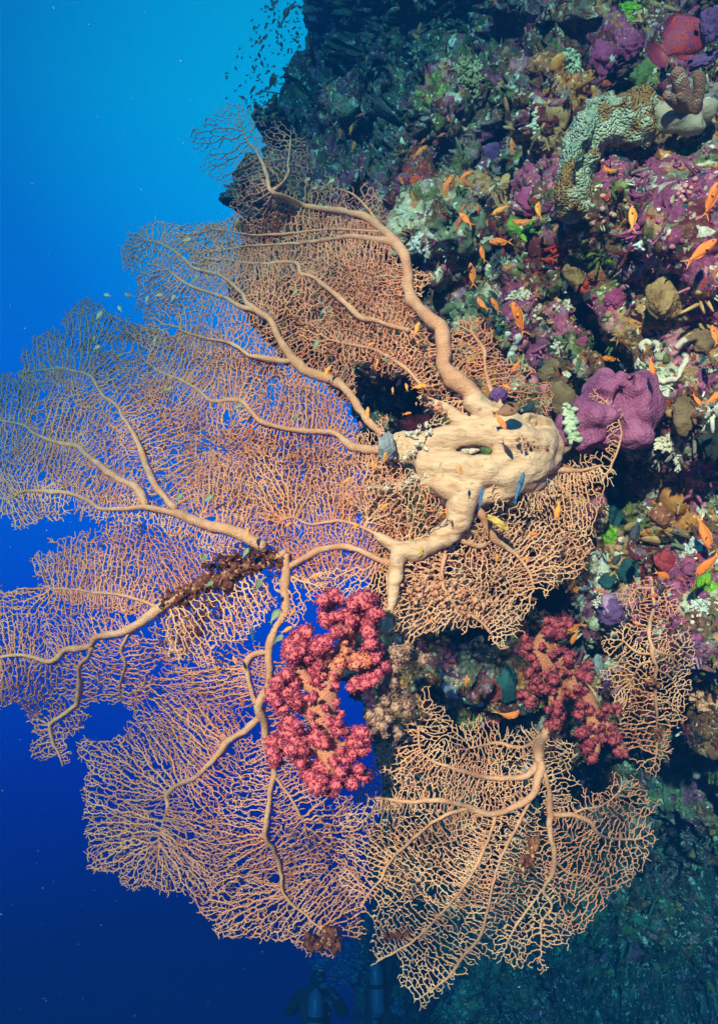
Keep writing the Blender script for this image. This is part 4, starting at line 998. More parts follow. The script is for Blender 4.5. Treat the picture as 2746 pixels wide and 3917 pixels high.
# finger coral top right
fc = empty('finger_coral', P(2630, 420, 2.85))
tag(fc, 'brown finger coral with thick upright fingers on a pale plate, under the red grouper', 'coral')
def finger(pl, d, mat, root, seed, name='finger'):
    q = resample(pl, 6); dd = d - .10 * np.linspace(0, 1, len(q)) ** .8
    r = q[:, 2].copy()
    e = np.linspace(0, 1, len(q)); r *= np.sqrt(np.clip(1 - ((e - .86) / .145).clip(0) ** 2, .02, 1))
    V, Q, T = tube_mesh(P(q[:, 0], q[:, 1], dd), r * d / F, 16, .10, seed)
    return mesh_obj(name, V, [Q, T], mat, root)
for i, pl in enumerate([[(2630, 420, 32), (2612, 370, 28), (2600, 320, 29), (2588, 275, 27), (2584, 258, 24)], [(2650, 425, 26), (2668, 370, 21), (2672, 310, 22), (2660, 270, 18)],
                        [(2620, 425, 22), (2585, 395, 22), (2555, 370, 18), (2542, 350, 15)], [(2625, 430, 20), (2605, 380, 16), (2594, 360, 14)]]):
    finger(pl, 2.82, M['brown_coral_skin'], fc, i)
o = merged('base_plate', [(2540, 445, 52, 40, 2.86, .05, -20), (2600, 455, 60, 34, 2.84, .05, 10), (2690, 430, 48, 44, 2.86, .05, 30), (2650, 485, 50, 32, 2.84, .04, 0), (2560, 480, 46, 22, 2.85, .04, 0), (2640, 440, 60, 30, 2.85, .05, 0)], M['pale_plate'], .008, fc, disp=lambda c: .016 * fbm(c * 14, 3, 3) + .004 * fbm(c * 50, 3, 2))
rehome(fc)

def tuft(name, label, mat, x, y, rx, ry, n, r, lean=(0, 0), tilt=.5, d=None, seed=1, group=None, cat='coral', ln=1.0, knob=True):
    """a bush of stubby forking branches growing out of the wall"""
    rs = np.random.default_rng(seed); dd = d if d is not None else surf(x, y); k = dd / F
    b = Bag()
    for i in range(n):
        a = rs.random() * 2 * math.pi; m = math.sqrt(rs.random())
        ex, ey = x + math.cos(a) * rx * m + lean[0], y + math.sin(a) * ry * m + lean[1]
        bx, by = x + (ex - x) * .35 - lean[0] * .4, y + (ey - y) * .35 - lean[1] * .4
        dz = (1 - m * .7) * tilt * min(rx, ry) * k * 1.6 * ln
        p0 = P(bx, by, dd + .03); p1 = P(ex, ey, dd - dz)
        mid = (p0 + p1) / 2 + rs.normal(0, .12, 3) * np.linalg.norm(p1 - p0)
        t = np.linspace(0, 1, 7)[:, None]
        pts = (1 - t) ** 2 * p0 + 2 * t * (1 - t) * mid + t * t * p1
        rr = r * k * np.array([1, .95, .9, .85, .9, .8, .35]) * (.8 + .4 * rs.random())
        b.add(*tube_mesh(pts, rr, 8, .15, i))
        if knob:
            for _ in range(3):
                u = rs.uniform(.45, .9); c = pts[int(u * 6)]; v = rs.normal(0, 1, 3); v /= np.linalg.norm(v)
                q = np.array([c, c + v * r * k * 1.6, c + v * r * k * 2.3])
                b.add(*tube_mesh(q, r * k * np.array([.7, .65, .3]), 6, .1, i))
    o = b.build(name, M[mat]); tag(o, label, cat, group)
    return o

tuft('branching_coral', 'large drooping yellowish coral of packed knobby branches, upper reef left of the amber growth', 'olive_coral', 1790, 290, 68, 105, 80, 9, (-12, 14), .8, seed=3)
tuft('branching_coral', 'dim olive branching coral behind the large knobby coral, farther up the wall', 'olive_coral', 1615, 225, 40, 55, 26, 7, seed=4)
tuft('branching_coral', 'small pale green branching coral just below the paired anthias left of the dark gap', 'mint_coral', 1612, 640, 30, 60, 34, 6, (0, 14), .7, seed=5)
tuft('branching_coral', 'thin teal green branching coral below the bright anthias pair', 'moss_algae', 1765, 740, 30, 34, 22, 4, seed=6)
tuft('branching_coral', 'bright mint coral cluster with rounded tips beside amber growth', 'mint_coral', 2185, 240, 42, 58, 46, 9, (-6, 0), .7, seed=7)
tuft('branching_coral', 'small creamy coral nubs left of the square tan sponge', 'mint_coral', 2060, 480, 36, 34, 20, 9, seed=8)
tuft('branching_coral', 'beige branching coral between dark crevice and purple crust', 'cream_crust', 2145, 1325, 42, 60, 34, 8, (8, -10), .6, seed=9)
tuft('branching_coral', 'tiny cluster of round white coral bulbs under an orange anthias', 'white_sponge', 2457, 932, 26, 30, 16, 10, seed=10)
tuft('branching_coral', 'broad cream white coral crust with short lobes, left of the teal hollow', 'cream_crust', 2000, 1135, 62, 36, 34, 8, (0, 0), .4, seed=11)
tuft('branching_coral', 'cream coral nubs hanging below the blue-black hollow', 'cream_crust', 2045, 1190, 26, 40, 18, 8, (0, 6), .4, seed=12)
tuft('branching_coral', 'row of small cream coral knobs right of the cream crust', 'cream_crust', 2150, 1175, 44, 26, 18, 7, seed=13)
tuft('branching_coral', 'white branching crust spreading below the brown sponge at right', 'cream_crust', 2565, 1690, 75, 36, 40, 8, (0, 6), .35, seed=14)
tuft('branching_coral', 'pale hanging coral fingers below the white branching crust', 'cream_crust', 2600, 1760, 20, 50, 16, 7, (-6, 10), .35, seed=15)
tuft('branching_coral', 'whitish nub coral under the purple sponge lower edge', 'cream_crust', 2425, 1735, 40, 22, 18, 9, seed=16)
tuft('branching_coral', 'white nub coral right under the purple sponge corner', 'cream_crust', 2500, 1745, 28, 20, 12, 9, seed=17)
tuft('branching_coral', 'cream knob coral beside the second sea fan top left', 'cream_crust', 2285, 2170, 34, 36, 22, 8, seed=18)
tuft('branching_coral', 'cream knobs in a column left of the small sea fan', 'cream_crust', 2300, 2290, 30, 60, 26, 8, seed=19)
tuft('branching_coral', 'white curled coral ridge near the right edge at mid height', 'white_sponge', 2640, 2110, 30, 50, 20, 7, (10, -14), .4, seed=20)
tuft('branching_coral', 'broad white coral crust with a hanging stem at the right edge', 'white_sponge', 2680, 2310, 48, 44, 34, 8, (0, 10), .35, seed=21)
tuft('branching_coral', 'lilac branching coral right of the small sea fan', 'violet_sponge', 2640, 2440, 42, 44, 34, 6, (6, 8), .6, seed=22)
tuft('branching_coral', 'pale lumpy coral on the ledge behind the fan hook, left of reef centre', 'white_sponge', 1610, 935, 60, 40, 30, 9, seed=23)
tuft('branching_coral', 'spiny white coral star beside the cream nubs upper reef', 'white_sponge', 2030, 420, 18, 20, 26, 2.5, seed=24, knob=False)
tuft('branching_coral', 'second spiny white coral star, lower by the cream nubs', 'white_sponge', 2010, 478, 20, 24, 30, 2.5, seed=25, knob=False)
tuft('branching_coral', 'spiny white tuft high on the reef by the dark hollow', 'white_sponge', 2012, 175, 16, 20, 24, 2.5, seed=26, knob=False)
tuft('feather_star', 'dark bristly feather star lying above the stem of the lower sea fan', 'grey_sponge', 1985, 2765, 70, 30, 150, 2.2, (0, 4), .8, seed=27, cat='feather star', knob=False)
tuft('feather_star', 'grey fuzzy feather star cupping the dark hole, right of the single vertical anthias', 'grey_sponge', 1912, 1010, 44, 58, 220, 1.8, (0, 0), .5, seed=28, cat='feather star', knob=False)
tuft('feather_star', 'pale bristly tuft under the second soft coral', 'grey_sponge', 2270, 2955, 46, 34, 150, 2.0, (0, 0), .6, seed=29, cat='feather star', knob=False)

# curled tube growths
def worm(label, pts, r, mat, seed, name='tube_sponge', cat='sponge'):
    q = resample([(a, b_, r) for a, b_ in pts], 5); d = np.array([surf(a, b_) for a, b_ in q[::4, :2]])
    dd = np.interp(np.arange(len(q)), np.arange(0, len(q), 4), d) ; dd = np.convolve(np.pad(dd, 6, 'edge'), np.ones(13) / 13, 'valid') - r * .6 * 2.7 / F
    V, Q, T = tube_mesh(P(q[:, 0], q[:, 1], dd), q[:, 2] * dd / F * (1 + .2 * vnoise(np.c_[q[:, :2] / 14., np.full(len(q), seed)], seed)), 10, .15, seed)
    tag(mesh_obj(name, V, [Q, T], M[mat]), label, cat)
worm('short cream tube curling like a hook above the downward anthias', [(2462, 1345), (2452, 1320), (2470, 1305), (2490, 1318)], 11, 'cream_crust', 1)
worm('plump beige tube beside the cream hook', [(2500, 1310), (2518, 1325), (2508, 1350)], 13, 'cream_crust', 2)
worm('long pale tube sponge sagging in a curve at the right edge', [(2610, 1350), (2622, 1375), (2600, 1420), (2595, 1450), (2560, 1452), (2530, 1460), (2505, 1440)], 10, 'cream_crust', 3)
worm('pale tube lying above the tan sponge at the right edge', [(2585, 1330), (2600, 1315), (2620, 1300)], 13, 'cream_crust', 4)
worm('grey white upright finger sponge left of the green one', [(1950, 1380), (1960, 1340), (1975, 1300), (1985, 1280)], 16, 'white_sponge', 5)
worm('narrow pale finger sponge beside purple crust, right of the pink lattice', [(1925, 1330), (1935, 1300), (1945, 1270)], 12, 'white_sponge', 6)
worm('cream white sponge ridge on the ledge above the lower sea fan', [(1695, 2570), (1710, 2600), (1740, 2650), (1790, 2675), (1840, 2695)], 13, 'white_sponge', 7)
worm('thick white sponge lobe on the same ledge', [(1700, 2620), (1730, 2645), (1758, 2650)], 22, 'white_sponge', 8)

# cup corals with open mouths
def cups(label, pts, r, d=None, seed=1):
    rs = np.random.default_rng(seed); x0, y0 = np.mean(pts, 0); root = empty('cup_coral', P(x0, y0, surf(x0, y0)))
    tag(root, label, 'coral')
    for i, (x, y) in enumerate(pts):
        dd = surf(x, y); k = dd / F; v = np.array([rs.uniform(-.5, .5), -1, rs.uniform(-.6, .6)]); v /= np.linalg.norm(v)
        p = P(x, y, dd + .01); R = r * k * rs.uniform(.8, 1.2)
        q = np.array([p, p + v * R * 1.2, p + v * R * 2.2, p + v * R * 2.5, p + v * R * 2.45, p + v * R * 2.0])
        V, Q, T = tube_mesh(q, R * np.array([.8, .85, 1.0, .95, .62, .35]), 12, .08, i)
        pol = mesh_obj('polyp', V, [Q, T], M['pink_polyp'], root)
        V, Fx = blob_geo(p + v * R * 2.1, R * .5, R * .5, R * .4, 0, 'plain', .1, 2, 0, 9, i, 2)
        mesh_obj('mouth', V, Fx, M['pink_mouth'], pol)
    rehome(root)
cups('cluster of pink cup corals with open mouths, right side above the purple crust', [(2598, 728), (2620, 720), (2640, 716), (2585, 748), (2605, 745), (2625, 752), (2566, 775), (2598, 770), (2612, 780), (2580, 770), (2655, 700)], 9, seed=2)
cups('pink cup corals under the lower end of the pale green crust', [(2305, 800), (2330, 815), (2342, 822), (2300, 830), (2240, 840), (2258, 855), (2300, 850), (2228, 832)], 9, seed=3)
cups('pink cup corals inside the bend of the pale green crust', [(2290, 610), (2305, 622), (2325, 635), (2350, 588), (2280, 600), (2300, 765), (2320, 770), (2340, 775), (2310, 758)], 8, seed=4)

LUMPS = [
 ('sponge', 'dark purple reef knob in the corner hiding the head of the grouper', 'sponge', 'violet_sponge', 2722, 96, 42, 60, dict(kind='knobs', amp=.35, fine=.12, d=surf(2590, 170, 8) - .46)),
 ('sponge', 'dark purple ledge under the tail side of the grouper, above the brown fingers', 'sponge', 'violet_sponge', 2690, 225, 60, 24, dict(kind='knobs', amp=.35, fine=.12, d=surf(2590, 170, 8) - .40, rot=20)),
 ('algae_tuft', 'bright yellow green algae clump at the top of the reef', 'algae', 'bright_algae', 2385, 85, 38, 22, dict(kind='knobs', amp=.5, f=2.6, fine=.2)),
 ('algae_tuft', 'upper bright green algae clump touching the frame top', 'algae', 'bright_algae', 2400, 35, 46, 22, dict(kind='knobs', amp=.5, f=2.6, fine=.2)),
 ('green_boulder', 'moss green coral boulder under the grouper, left of the finger coral', 'coral', 'moss_algae', 2480, 295, 62, 60, dict(kind='knobs', amp=.3, f=2, fine=.12)),
 ('sponge', 'plum purple knobbly sponge right of the mint coral', 'sponge', 'magenta_crust', 2310, 215, 46, 55, dict(kind='knobs', amp=.35, fine=.1)),
 ('sponge', 'dull plum sponge between the knobbly one and the grouper', 'sponge', 'magenta_crust', 2405, 175, 48, 42, dict(kind='knobs', amp=.3, fine=.1)),
 ('sponge', 'flat tan sponge with square outline on the upper reef', 'sponge', 'ochre_sponge', 2138, 442, 44, 50, dict(kind='flaky', amp=.18, f=1.6, fine=.05, th=.5)),
 ('sponge', 'amber shaggy growth below the mint coral', 'sponge', 'rust_clump', 2080, 260, 56, 52, dict(kind='flaky', amp=.4, fine=.2)),
 ('sponge', 'small scarlet sponge at the lip of the black hole', 'sponge', 'scarlet_growth', 2312, 322, 22, 14, dict()),
 ('sponge', 'violet sponge patch left of the upright anthias, upper middle', 'sponge', 'violet_sponge', 1885, 590, 46, 40, dict(kind='flaky', amp=.2, th=.4)),
 ('sponge', 'big rose purple crust boulder left of the pale green crust', 'sponge', 'magenta_crust', 2060, 770, 75, 70, dict(kind='lobed', amp=.22, fine=.07, th=.5)),
 ('sponge', 'dark red sponge cluster deep left, below a small dim anthias', 'sponge', 'scarlet_growth', 1555, 745, 48, 28, dict(kind='knobs', amp=.4)),
 ('sponge', 'smaller dark red sponge beside the pale green branching coral', 'sponge', 'scarlet_growth', 1595, 700, 30, 26, dict(kind='knobs', amp=.4)),
 ('sponge', 'round bright green sponge left of the purple boulder base', 'sponge', 'bright_algae', 2020, 905, 34, 26, dict(kind='lobed', amp=.2)),
 ('sponge', 'leafy tan sponge around a hole in the middle reef', 'sponge', 'ochre_sponge', 2200, 1040, 46, 62, dict(kind='flaky', amp=.3, rot=20)),
 ('sponge', 'rust orange cup sponge beside the leafy tan sponge', 'sponge', 'rust_clump', 2285, 1055, 34, 22, dict(kind='lobed')),
 ('sponge', 'large wrinkled tan sponge at right, upper of the brown sponges', 'sponge', 'ochre_sponge', 2545, 1130, 62, 80, dict(kind='flaky', amp=.22, fine=.12, rot=-20)),
 ('sponge', 'wrinkled tan sponge fold just under the large wrinkled one', 'sponge', 'ochre_sponge', 2520, 1215, 60, 36, dict(kind='flaky', amp=.22, fine=.12)),
 ('sponge', 'crimson sponge knob left of the dark crevice', 'sponge', 'magenta_crust', 2350, 1145, 38, 36, dict(kind='knobs', amp=.35)),
 ('sponge', 'leaning crimson sponge above the beige branching coral', 'sponge', 'magenta_crust', 2225, 1315, 22, 36, dict(kind='lobed', rot=-25)),
 ('sponge', 'brown flat sponge in shadow right of the pink lattice', 'sponge', 'brown_sponge', 2105, 1420, 46, 42, dict(kind='flaky', amp=.25)),
 ('sponge', 'brown leathery sponge between trunk top and purple sponge', 'sponge', 'brown_sponge', 2150, 1530, 50, 70, dict(kind='flaky', amp=.2, rot=20)),
 ('sponge', 'olive tan flat sponge by the right edge above the sagging tube', 'sponge', 'brown_sponge', 2680, 1305, 56, 44, dict(kind='flaky', amp=.2)),
 ('sponge', 'brown upright sponge slab near the right edge', 'sponge', 'brown_sponge', 2615, 1590, 44, 70, dict(kind='flaky', amp=.2)),
 ('sponge', 'black ragged sponge at the right edge', 'sponge', 'black_growth', 2722, 1660, 46, 92, dict(kind='knobs', amp=.4, fine=.15)),
 ('sponge', 'dark teal sponge elongated downward right of the fan edge', 'sponge', 'teal_sponge', 2350, 1990, 30, 90, dict(kind='lobed', amp=.2, rot=-12)),
 ('sponge', 'olive yellow tuft beside the long teal sponge', 'algae', 'bright_algae', 2325, 2045, 28, 34, dict(kind='knobs', amp=.35)),
 ('sponge', 'round teal sponge above the small sea fan', 'sponge', 'teal_sponge', 2405, 2180, 42, 38, dict(kind='lobed', amp=.2)),
 ('sponge', 'dark teal sponge left of the round teal one', 'sponge', 'teal_sponge', 2328, 2222, 32, 28, dict(kind='lobed', amp=.3)),
 ('sponge', 'dusty red round sponge above right of the small sea fan', 'sponge', 'crimson_sponge', 2545, 2150, 40, 40, dict(kind='knobs', amp=.2)),
 ('sponge', 'amber brown growth mat beside the black and white damselfish', 'sponge', 'rust_clump', 2540, 1965, 60, 44, dict(kind='flaky', amp=.35)),
 ('sponge', 'vivid green patch near right edge above white crust', 'algae', 'bright_algae', 2690, 2225, 24, 40, dict(kind='flaky', amp=.35)),
 ('sponge', 'violet sponge cushion left of the small sea fan', 'sponge', 'violet_sponge', 2335, 2340, 48, 44, dict(kind='knobs', amp=.25)),
 ('sponge', 'dark purple sponge wedge behind the second soft coral', 'sponge', 'violet_sponge', 2300, 2600, 36, 44, dict(kind='lobed')),
 ('sponge', 'teal green sponge behind the second soft coral top', 'sponge', 'teal_sponge', 2195, 2490, 26, 40, dict(kind='lobed')),
 ('sponge', 'pale sea green plate sponge right of the second soft coral', 'sponge', 'grey_sponge', 2285, 2560, 26, 48, dict(kind='flaky')),
 ('sponge', 'round crimson sponge on the ledge, left of the second soft coral', 'sponge', 'crimson_sponge', 1882, 2645, 40, 38, dict(kind='lobed', amp=.15)),
 ('sponge', 'lower crimson sponge on the ledge beside the curled anthias', 'sponge', 'crimson_sponge', 1888, 2740, 28, 40, dict(kind='lobed', amp=.15)),
 ('sponge', 'dark green upright sponge between crimson sponges and soft coral', 'sponge', 'teal_sponge', 1935, 2620, 36, 60, dict(kind='lobed', amp=.2)),
 ('sponge', 'dark teal squirt curled on the pale ridge', 'sponge', 'teal_sponge', 1800, 2665, 30, 26, dict(kind='lobed')),
 ('sponge', 'small dark squirt at the left end of the ledge', 'sponge', 'teal_sponge', 1758, 2525, 20, 16, dict(kind='lobed')),
 ('sponge', 'olive mossy mound under the pale ridge', 'algae', 'moss_algae', 1790, 2740, 56, 46, dict(kind='knobs', amp=.3)),
 ('boulder_coral', 'peach cauliflower coral at the right edge below the lilac coral', 'coral', 'peach_coral', 2690, 2640, 58, 50, dict(kind='knobs', amp=.45, f=2.6, fine=.1, th=.9)),
 ('boulder_coral', 'lower lobe of peach cauliflower coral at the right edge', 'coral', 'peach_coral', 2710, 2690, 50, 32, dict(kind='knobs', amp=.45, f=2.6, fine=.1, th=.8)),
 ('sponge', 'violet black knob capping the stump above the fan trunk', 'sponge', 'violet_sponge', 1905, 1510, 34, 24, dict(kind='lobed', d=2.50)),
 ('sponge', 'maroon velvety sponge in the hollow above the trunk', 'sponge', 'crimson_sponge', 1610, 1640, 76, 46, dict(kind='knobs', amp=.2)),
 ('sponge', 'fuzzy grey sponge collar at the left tip of the fan trunk', 'sponge', 'grey_sponge', 1478, 1712, 32, 50, dict(kind='knobs', amp=.2, fine=.1, d=2.44)),
 ('sponge', 'tan brown encrusted root right of the trunk', 'sponge', 'rust_clump', 2130, 1790, 60, 24, dict(kind='flaky', amp=.3, rot=-10, d=2.62)),
 ('sponge', 'yellow sponge smear on the fan base below the trunk', 'sponge', 'yellow_sponge', 1905, 2000, 44, 13, dict(kind='flaky', amp=.4, rot=-35, d=2.44)),
 ('sponge', 'yellow patch wrapped on the kinked lower branch', 'sponge', 'yellow_sponge', 1605, 2110, 12, 22, dict(kind='flaky', d=2.42)),
 ('sponge', 'cream rubble lodged in the hole of the fan trunk', 'sponge', 'cream_crust', 1795, 1718, 34, 16, dict(kind='knobs', amp=.4, fine=.2, d=2.49)),
 ('sponge', 'small olive clump lodged at the right of the trunk hole', 'algae', 'moss_algae', 1862, 1722, 20, 13, dict(kind='flaky', amp=.5, fine=.2, d=2.47)),
]
for nm, lb, ct, mt, x, y, rx, ry, kw in LUMPS:
    lump(nm, lb, ct, mt, x, y, rx, ry, **kw)

# crusts running along the broken lower-left branch
def clump(label, path, mat, n, r, dep, seed, spread=18, name='encrusting_sponge'):
    rs = np.random.default_rng(seed); q = resample([(a, c, 1) for a, c in path], 8)
    b = Bag()
    for i in range(n * 2):
        x, y = q[rs.integers(len(q))][:2] + rs.normal(0, spread, 2); R = r * (.25 + .55 * rs.exponential(.8)); d = float(dep(np.array([x]), np.array([y]))[0]) - .015 + rs.normal(0, .012)
        V, Fx = blob_geo(P(x, y, d), R * d / F, R * d / F * rs.uniform(.3, 1), R * d / F * .8, rs.uniform(0, 180), 'flaky', .7, 2, .5, 6, i, 2)
        b.add(V, T=Fx)
        for _ in range(3):                                    # ragged shreds
            a = rs.normal(0, 1, 3); a /= np.linalg.norm(a); c0 = P(x, y, d); L_ = R * rs.uniform(1, 2.4) * d / F
            e_ = a * L_ * .5 + rs.normal(0, .25, 3) * L_; b.add(*tube_mesh(np.array([c0, c0 + e_, c0 + a * L_]), np.array([2.6, 2.0, .9]) * d / F, 5))
    o = b.build(name, M[mat]); tag(o, label, 'sponge')
clump('rust red and dark crust smothering the broken lower left branch', [(1060, 2130), (980, 2160), (880, 2195), (780, 2240), (690, 2285), (625, 2312)], 'rust_dark', 170, 10, fdep, 1, 13)
clump('orange crust streak along the middle of the encrusted branch', [(1000, 2165), (900, 2190), (800, 2230), (740, 2255)], 'rust_clump', 70, 8, lambda x, y: fdep(x, y) - .02, 11, 7)
clump('dark reddish crust clinging to the bottom tip of the lower left fan', [(1255, 3570), (1270, 3600)], 'rust_dark', 46, 11, fdep, 12, 13)
clump('smaller dark crust left of the bottom tip crust', [(1190, 3590), (1215, 3620)], 'rust_dark', 26, 9, fdep, 13, 9)
clump('orange brown clump caught in the middle of the lower right fan', [(2030, 3280), (2010, 3310)], 'rust_clump', 26, 7, cdep, 14, 12)
clump('second brown clump right above it in the lower right fan', [(2020, 3230), (2050, 3220)], 'rust_clump', 20, 7, cdep, 15, 12)
clump('rusty streak on the low left tip of the lower right fan', [(1480, 3585), (1560, 3570)], 'rust_dark', 24, 5, cdep, 18, 6)
clump('orange brown clump on the small right fan stem, middle', [(2500, 2625), (2490, 2600)], 'rust_clump', 24, 6, ddep, 16, 9)
clump('orange clump low on the small right fan stem', [(2515, 2790), (2512, 2830)], 'rust_clump', 18, 6, ddep, 17, 8)
clump('blackish maroon crust under the broken lower left branch', [(1090, 2150), (1000, 2120), (900, 2140), (800, 2170)], 'rust_dark', 70, 8, fdep, 2, 12)
clump('dark crust flecks below the encrusted branch, by the pale lattice', [(800, 2290), (760, 2400), (700, 2440)], 'rust_dark', 60, 6, fdep, 3, 26)
clump('dark maroon ball at the lower end of the encrusted branch', [(612, 2310), (618, 2318)], 'black_growth', 5, 7, fdep, 4, 5)
clump('orange cream crust under the fan trunk around the twig tangle', [(1560, 2240), (1650, 2250), (1750, 2280), (1850, 2300)], 'peach_coral', 120, 6, fdep, 5, 34)
clump('pinkish crust and shreds on the thin left toe of the trunk', [(1410, 1866), (1470, 1862), (1540, 1850), (1600, 1835)], 'cream_crust', 46, 6, lambda x, y: fdep(x, y) - .04, 7, 9)
clump('greenish brown crust where the trunk underside meets the twigs', [(1560, 1880), (1600, 1920), (1590, 1980), (1620, 2040)], 'moss_algae', 40, 6, fdep, 8, 16)
clump('olive and cream scraps on the blunt left end of the trunk', [(1510, 1680), (1560, 1665), (1640, 1650), (1530, 1760)], 'cream_crust', 34, 6, lambda x, y: fdep(x, y) - .06, 9, 10)
clump('rusty scraps along the upper stub of the trunk', [(1600, 1525), (1650, 1545), (1700, 1575)], 'peach_coral', 30, 6, lambda x, y: fdep(x, y) - .04, 10, 9)
clump('brown scraps in the hollows on the right of the trunk', [(1990, 1690), (2050, 1720), (2090, 1700)], 'rust_clump', 14, 5, lambda x, y: fdep(x, y) - .10, 19, 14)
clump('cream and amber crust at the lower trunk knuckle', [(1640, 1900), (1660, 1960), (1640, 2010)], 'rust_clump', 60, 7, fdep, 6, 24)
worm('beige encrusted dead branch above the trunk hollow', [(1330, 1395), (1390, 1430), (1450, 1445), (1500, 1470), (1560, 1490)], 20, 'cream_crust', 9, name='dead_branch', cat='coral branch')

# fine growth all over the wall: nobody could count it
rs = np.random.default_rng(5)
nv = nr * NC
B1g = B1[:, :NC].reshape(-1, 3); tg = tints[:, :NC].reshape(-1, 3); ng = soften(grid_normals(B1), 1, 1)[:, :NC].reshape(-1, 3)
face = -(ng * B1g).sum(1) / np.linalg.norm(B1g, axis=1)
w = (face > .15) * 1.0 * np.clip(5.5 - B1g[:, 1], .25, 3) * ((Xa[:, :NC].ravel() < 2900) & (np.abs(Ya[:, :NC].ravel() - 1960) < 2100)) * np.where(Ya[:, :NC].ravel() > 3000, .3, 1)
sel = rs.choice(nv, 5600, replace=False, p=w / w.sum())
gb = Bag()
I1, F1 = ico(1); I2, F2 = ico(2)
cl = ['wht', 'pal', 'pnk', 'tan', 'pur', 'mag', 'olv', 'gry', 'red', 'ora', 'lil', 'brn', 'sea', 'mar', 'dkk']
cw = np.array([1.1, 1.2, 1.0, 1.5, 1.6, .8, 1.3, 1.2, .25, .5, .8, 1.8, 1.0, 1.2, 1.0]); cw /= cw.sum()
for i, v in enumerate(sel):
    p = B1g[v]; n = ng[v]; d = p[1]; s = .0036 * (1 + rs.exponential(.8)) * min(d / 2.9, 1.8)
    c = np.array(PAL[cl[rs.choice(len(cl), p=cw)]]) if rs.random() < .34 else tg[v] * rs.uniform(.7, 1.7)
    if p[2] < -1.6: c = c * .4 + np.array([.04, .12, .07]) * .6  # same painted dimming for growth low on the wall, tinted green
    c = np.clip(c, 0, .8); ty = rs.random()
    if ty < .35:
        U = I1 * (1 + rs.uniform(-.35, .35, (len(I1), 1))) * s * rs.uniform(.5, 1.8, 3)
        gb.add(U + p + n * s * .4, T=F1, col=c)
    elif ty < .8:
        for _ in range(rs.integers(2, 6)):
            dv = n + rs.normal(0, .55, 3); dv /= np.linalg.norm(dv); o_ = p + rs.normal(0, s * .8, 3); L_ = s * rs.uniform(2, 5)
            q = np.array([o_ - dv * s, o_ + dv * L_ * .6, o_ + dv * L_])
            V, Q, T = tube_mesh(q, s * np.array([.6, .5, .25]), 5); gb.add(V, Q, T, col=c)
    else:
        a1 = np.cross(n, [0, 0, 1.0]); a1 /= np.linalg.norm(a1) + 1e-6; a2 = np.cross(n, a1)
        U = I2 * (1 + .35 * vnoise(I2 * 2.2 + i, 3))[:, None]
        s2 = s * 2.0
        gb.add(p + n * s * .3 + (U[:, :1] * a1 + U[:, 1:2] * a2) * s2 + U[:, 2:] * n * s * .8, T=F2, col=c)
gm = tint_mat('fine_growth', bump=.5, bscale=150, cells=False, var=.6)
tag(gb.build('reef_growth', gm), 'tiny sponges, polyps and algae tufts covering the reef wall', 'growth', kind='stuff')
# ------------------------------------------------------------------ soft corals
def polyp_mat(name, c1, c2, c3, sc=26):
    m, nt, b = mat_new(name)
    tcn = N(nt, 'ShaderNodeTexCoord'); n1 = N(nt, 'ShaderNodeTexNoise'); n1.inputs['Scale'].default_value = sc; n1.inputs['Detail'].default_value = 4
    nt.links.new(tcn.outputs['Object'], n1.inputs['Vector'])
    gi = N(nt, 'ShaderNodeNewGeometry')
    r = N(nt, 'ShaderNodeValToRGB'); r.color_ramp.elements[0].position = .40; r.color_ramp.elements[1].position = .62
    r.color_ramp.elements[0].color = (*c1, 1); r.color_ramp.elements[1].color = (*c2, 1)
    nt.links.new(n1.outputs['Fac'], r.inputs[0])
    r2 = N(nt, 'ShaderNodeValToRGB'); r2.color_ramp.elements[0].position = .66; r2.color_ramp.elements[1].position = .74
    nt.links.new(gi.outputs['Random Per Island'], r2.inputs[0])
    mx = N(nt, 'ShaderNodeMix', data_type='RGBA'); nt.links.new(r2.outputs[0], mx.inputs[0]); nt.links.new(r.outputs[0], mx.inputs[6]); mx.inputs[7].default_value = (*c3, 1)
    nt.links.new(mx.outputs[2], b.inputs['Base Color']); b.inputs['Roughness'].default_value = .7; b.inputs['Specular IOR Level'].default_value = .2
    return m
PM1 = polyp_mat('magenta_polyps', (.25, .014, .075), (.42, .032, .12), (.72, .16, .17))
PM2 = polyp_mat('maroon_polyps', (.13, .010, .035), (.24, .022, .06), (.40, .08, .09))
PM3 = polyp_mat('beige_polyps', (.24, .12, .08), (.36, .20, .14), (.48, .29, .20))
TM1 = organic('soft_trunk', (.52, .15, .075), (.66, .25, .13), scale=10, rough=.6, bump=.7, bscale=300, speck=(.76, .40, .26), sscale=420, sth=.52)
TM2 = organic('soft_trunk_dark', (.42, .13, .06), (.56, .21, .10), scale=10, rough=.6, bump=.5, bscale=300, speck=(.66, .34, .2), sscale=260, sth=.56)

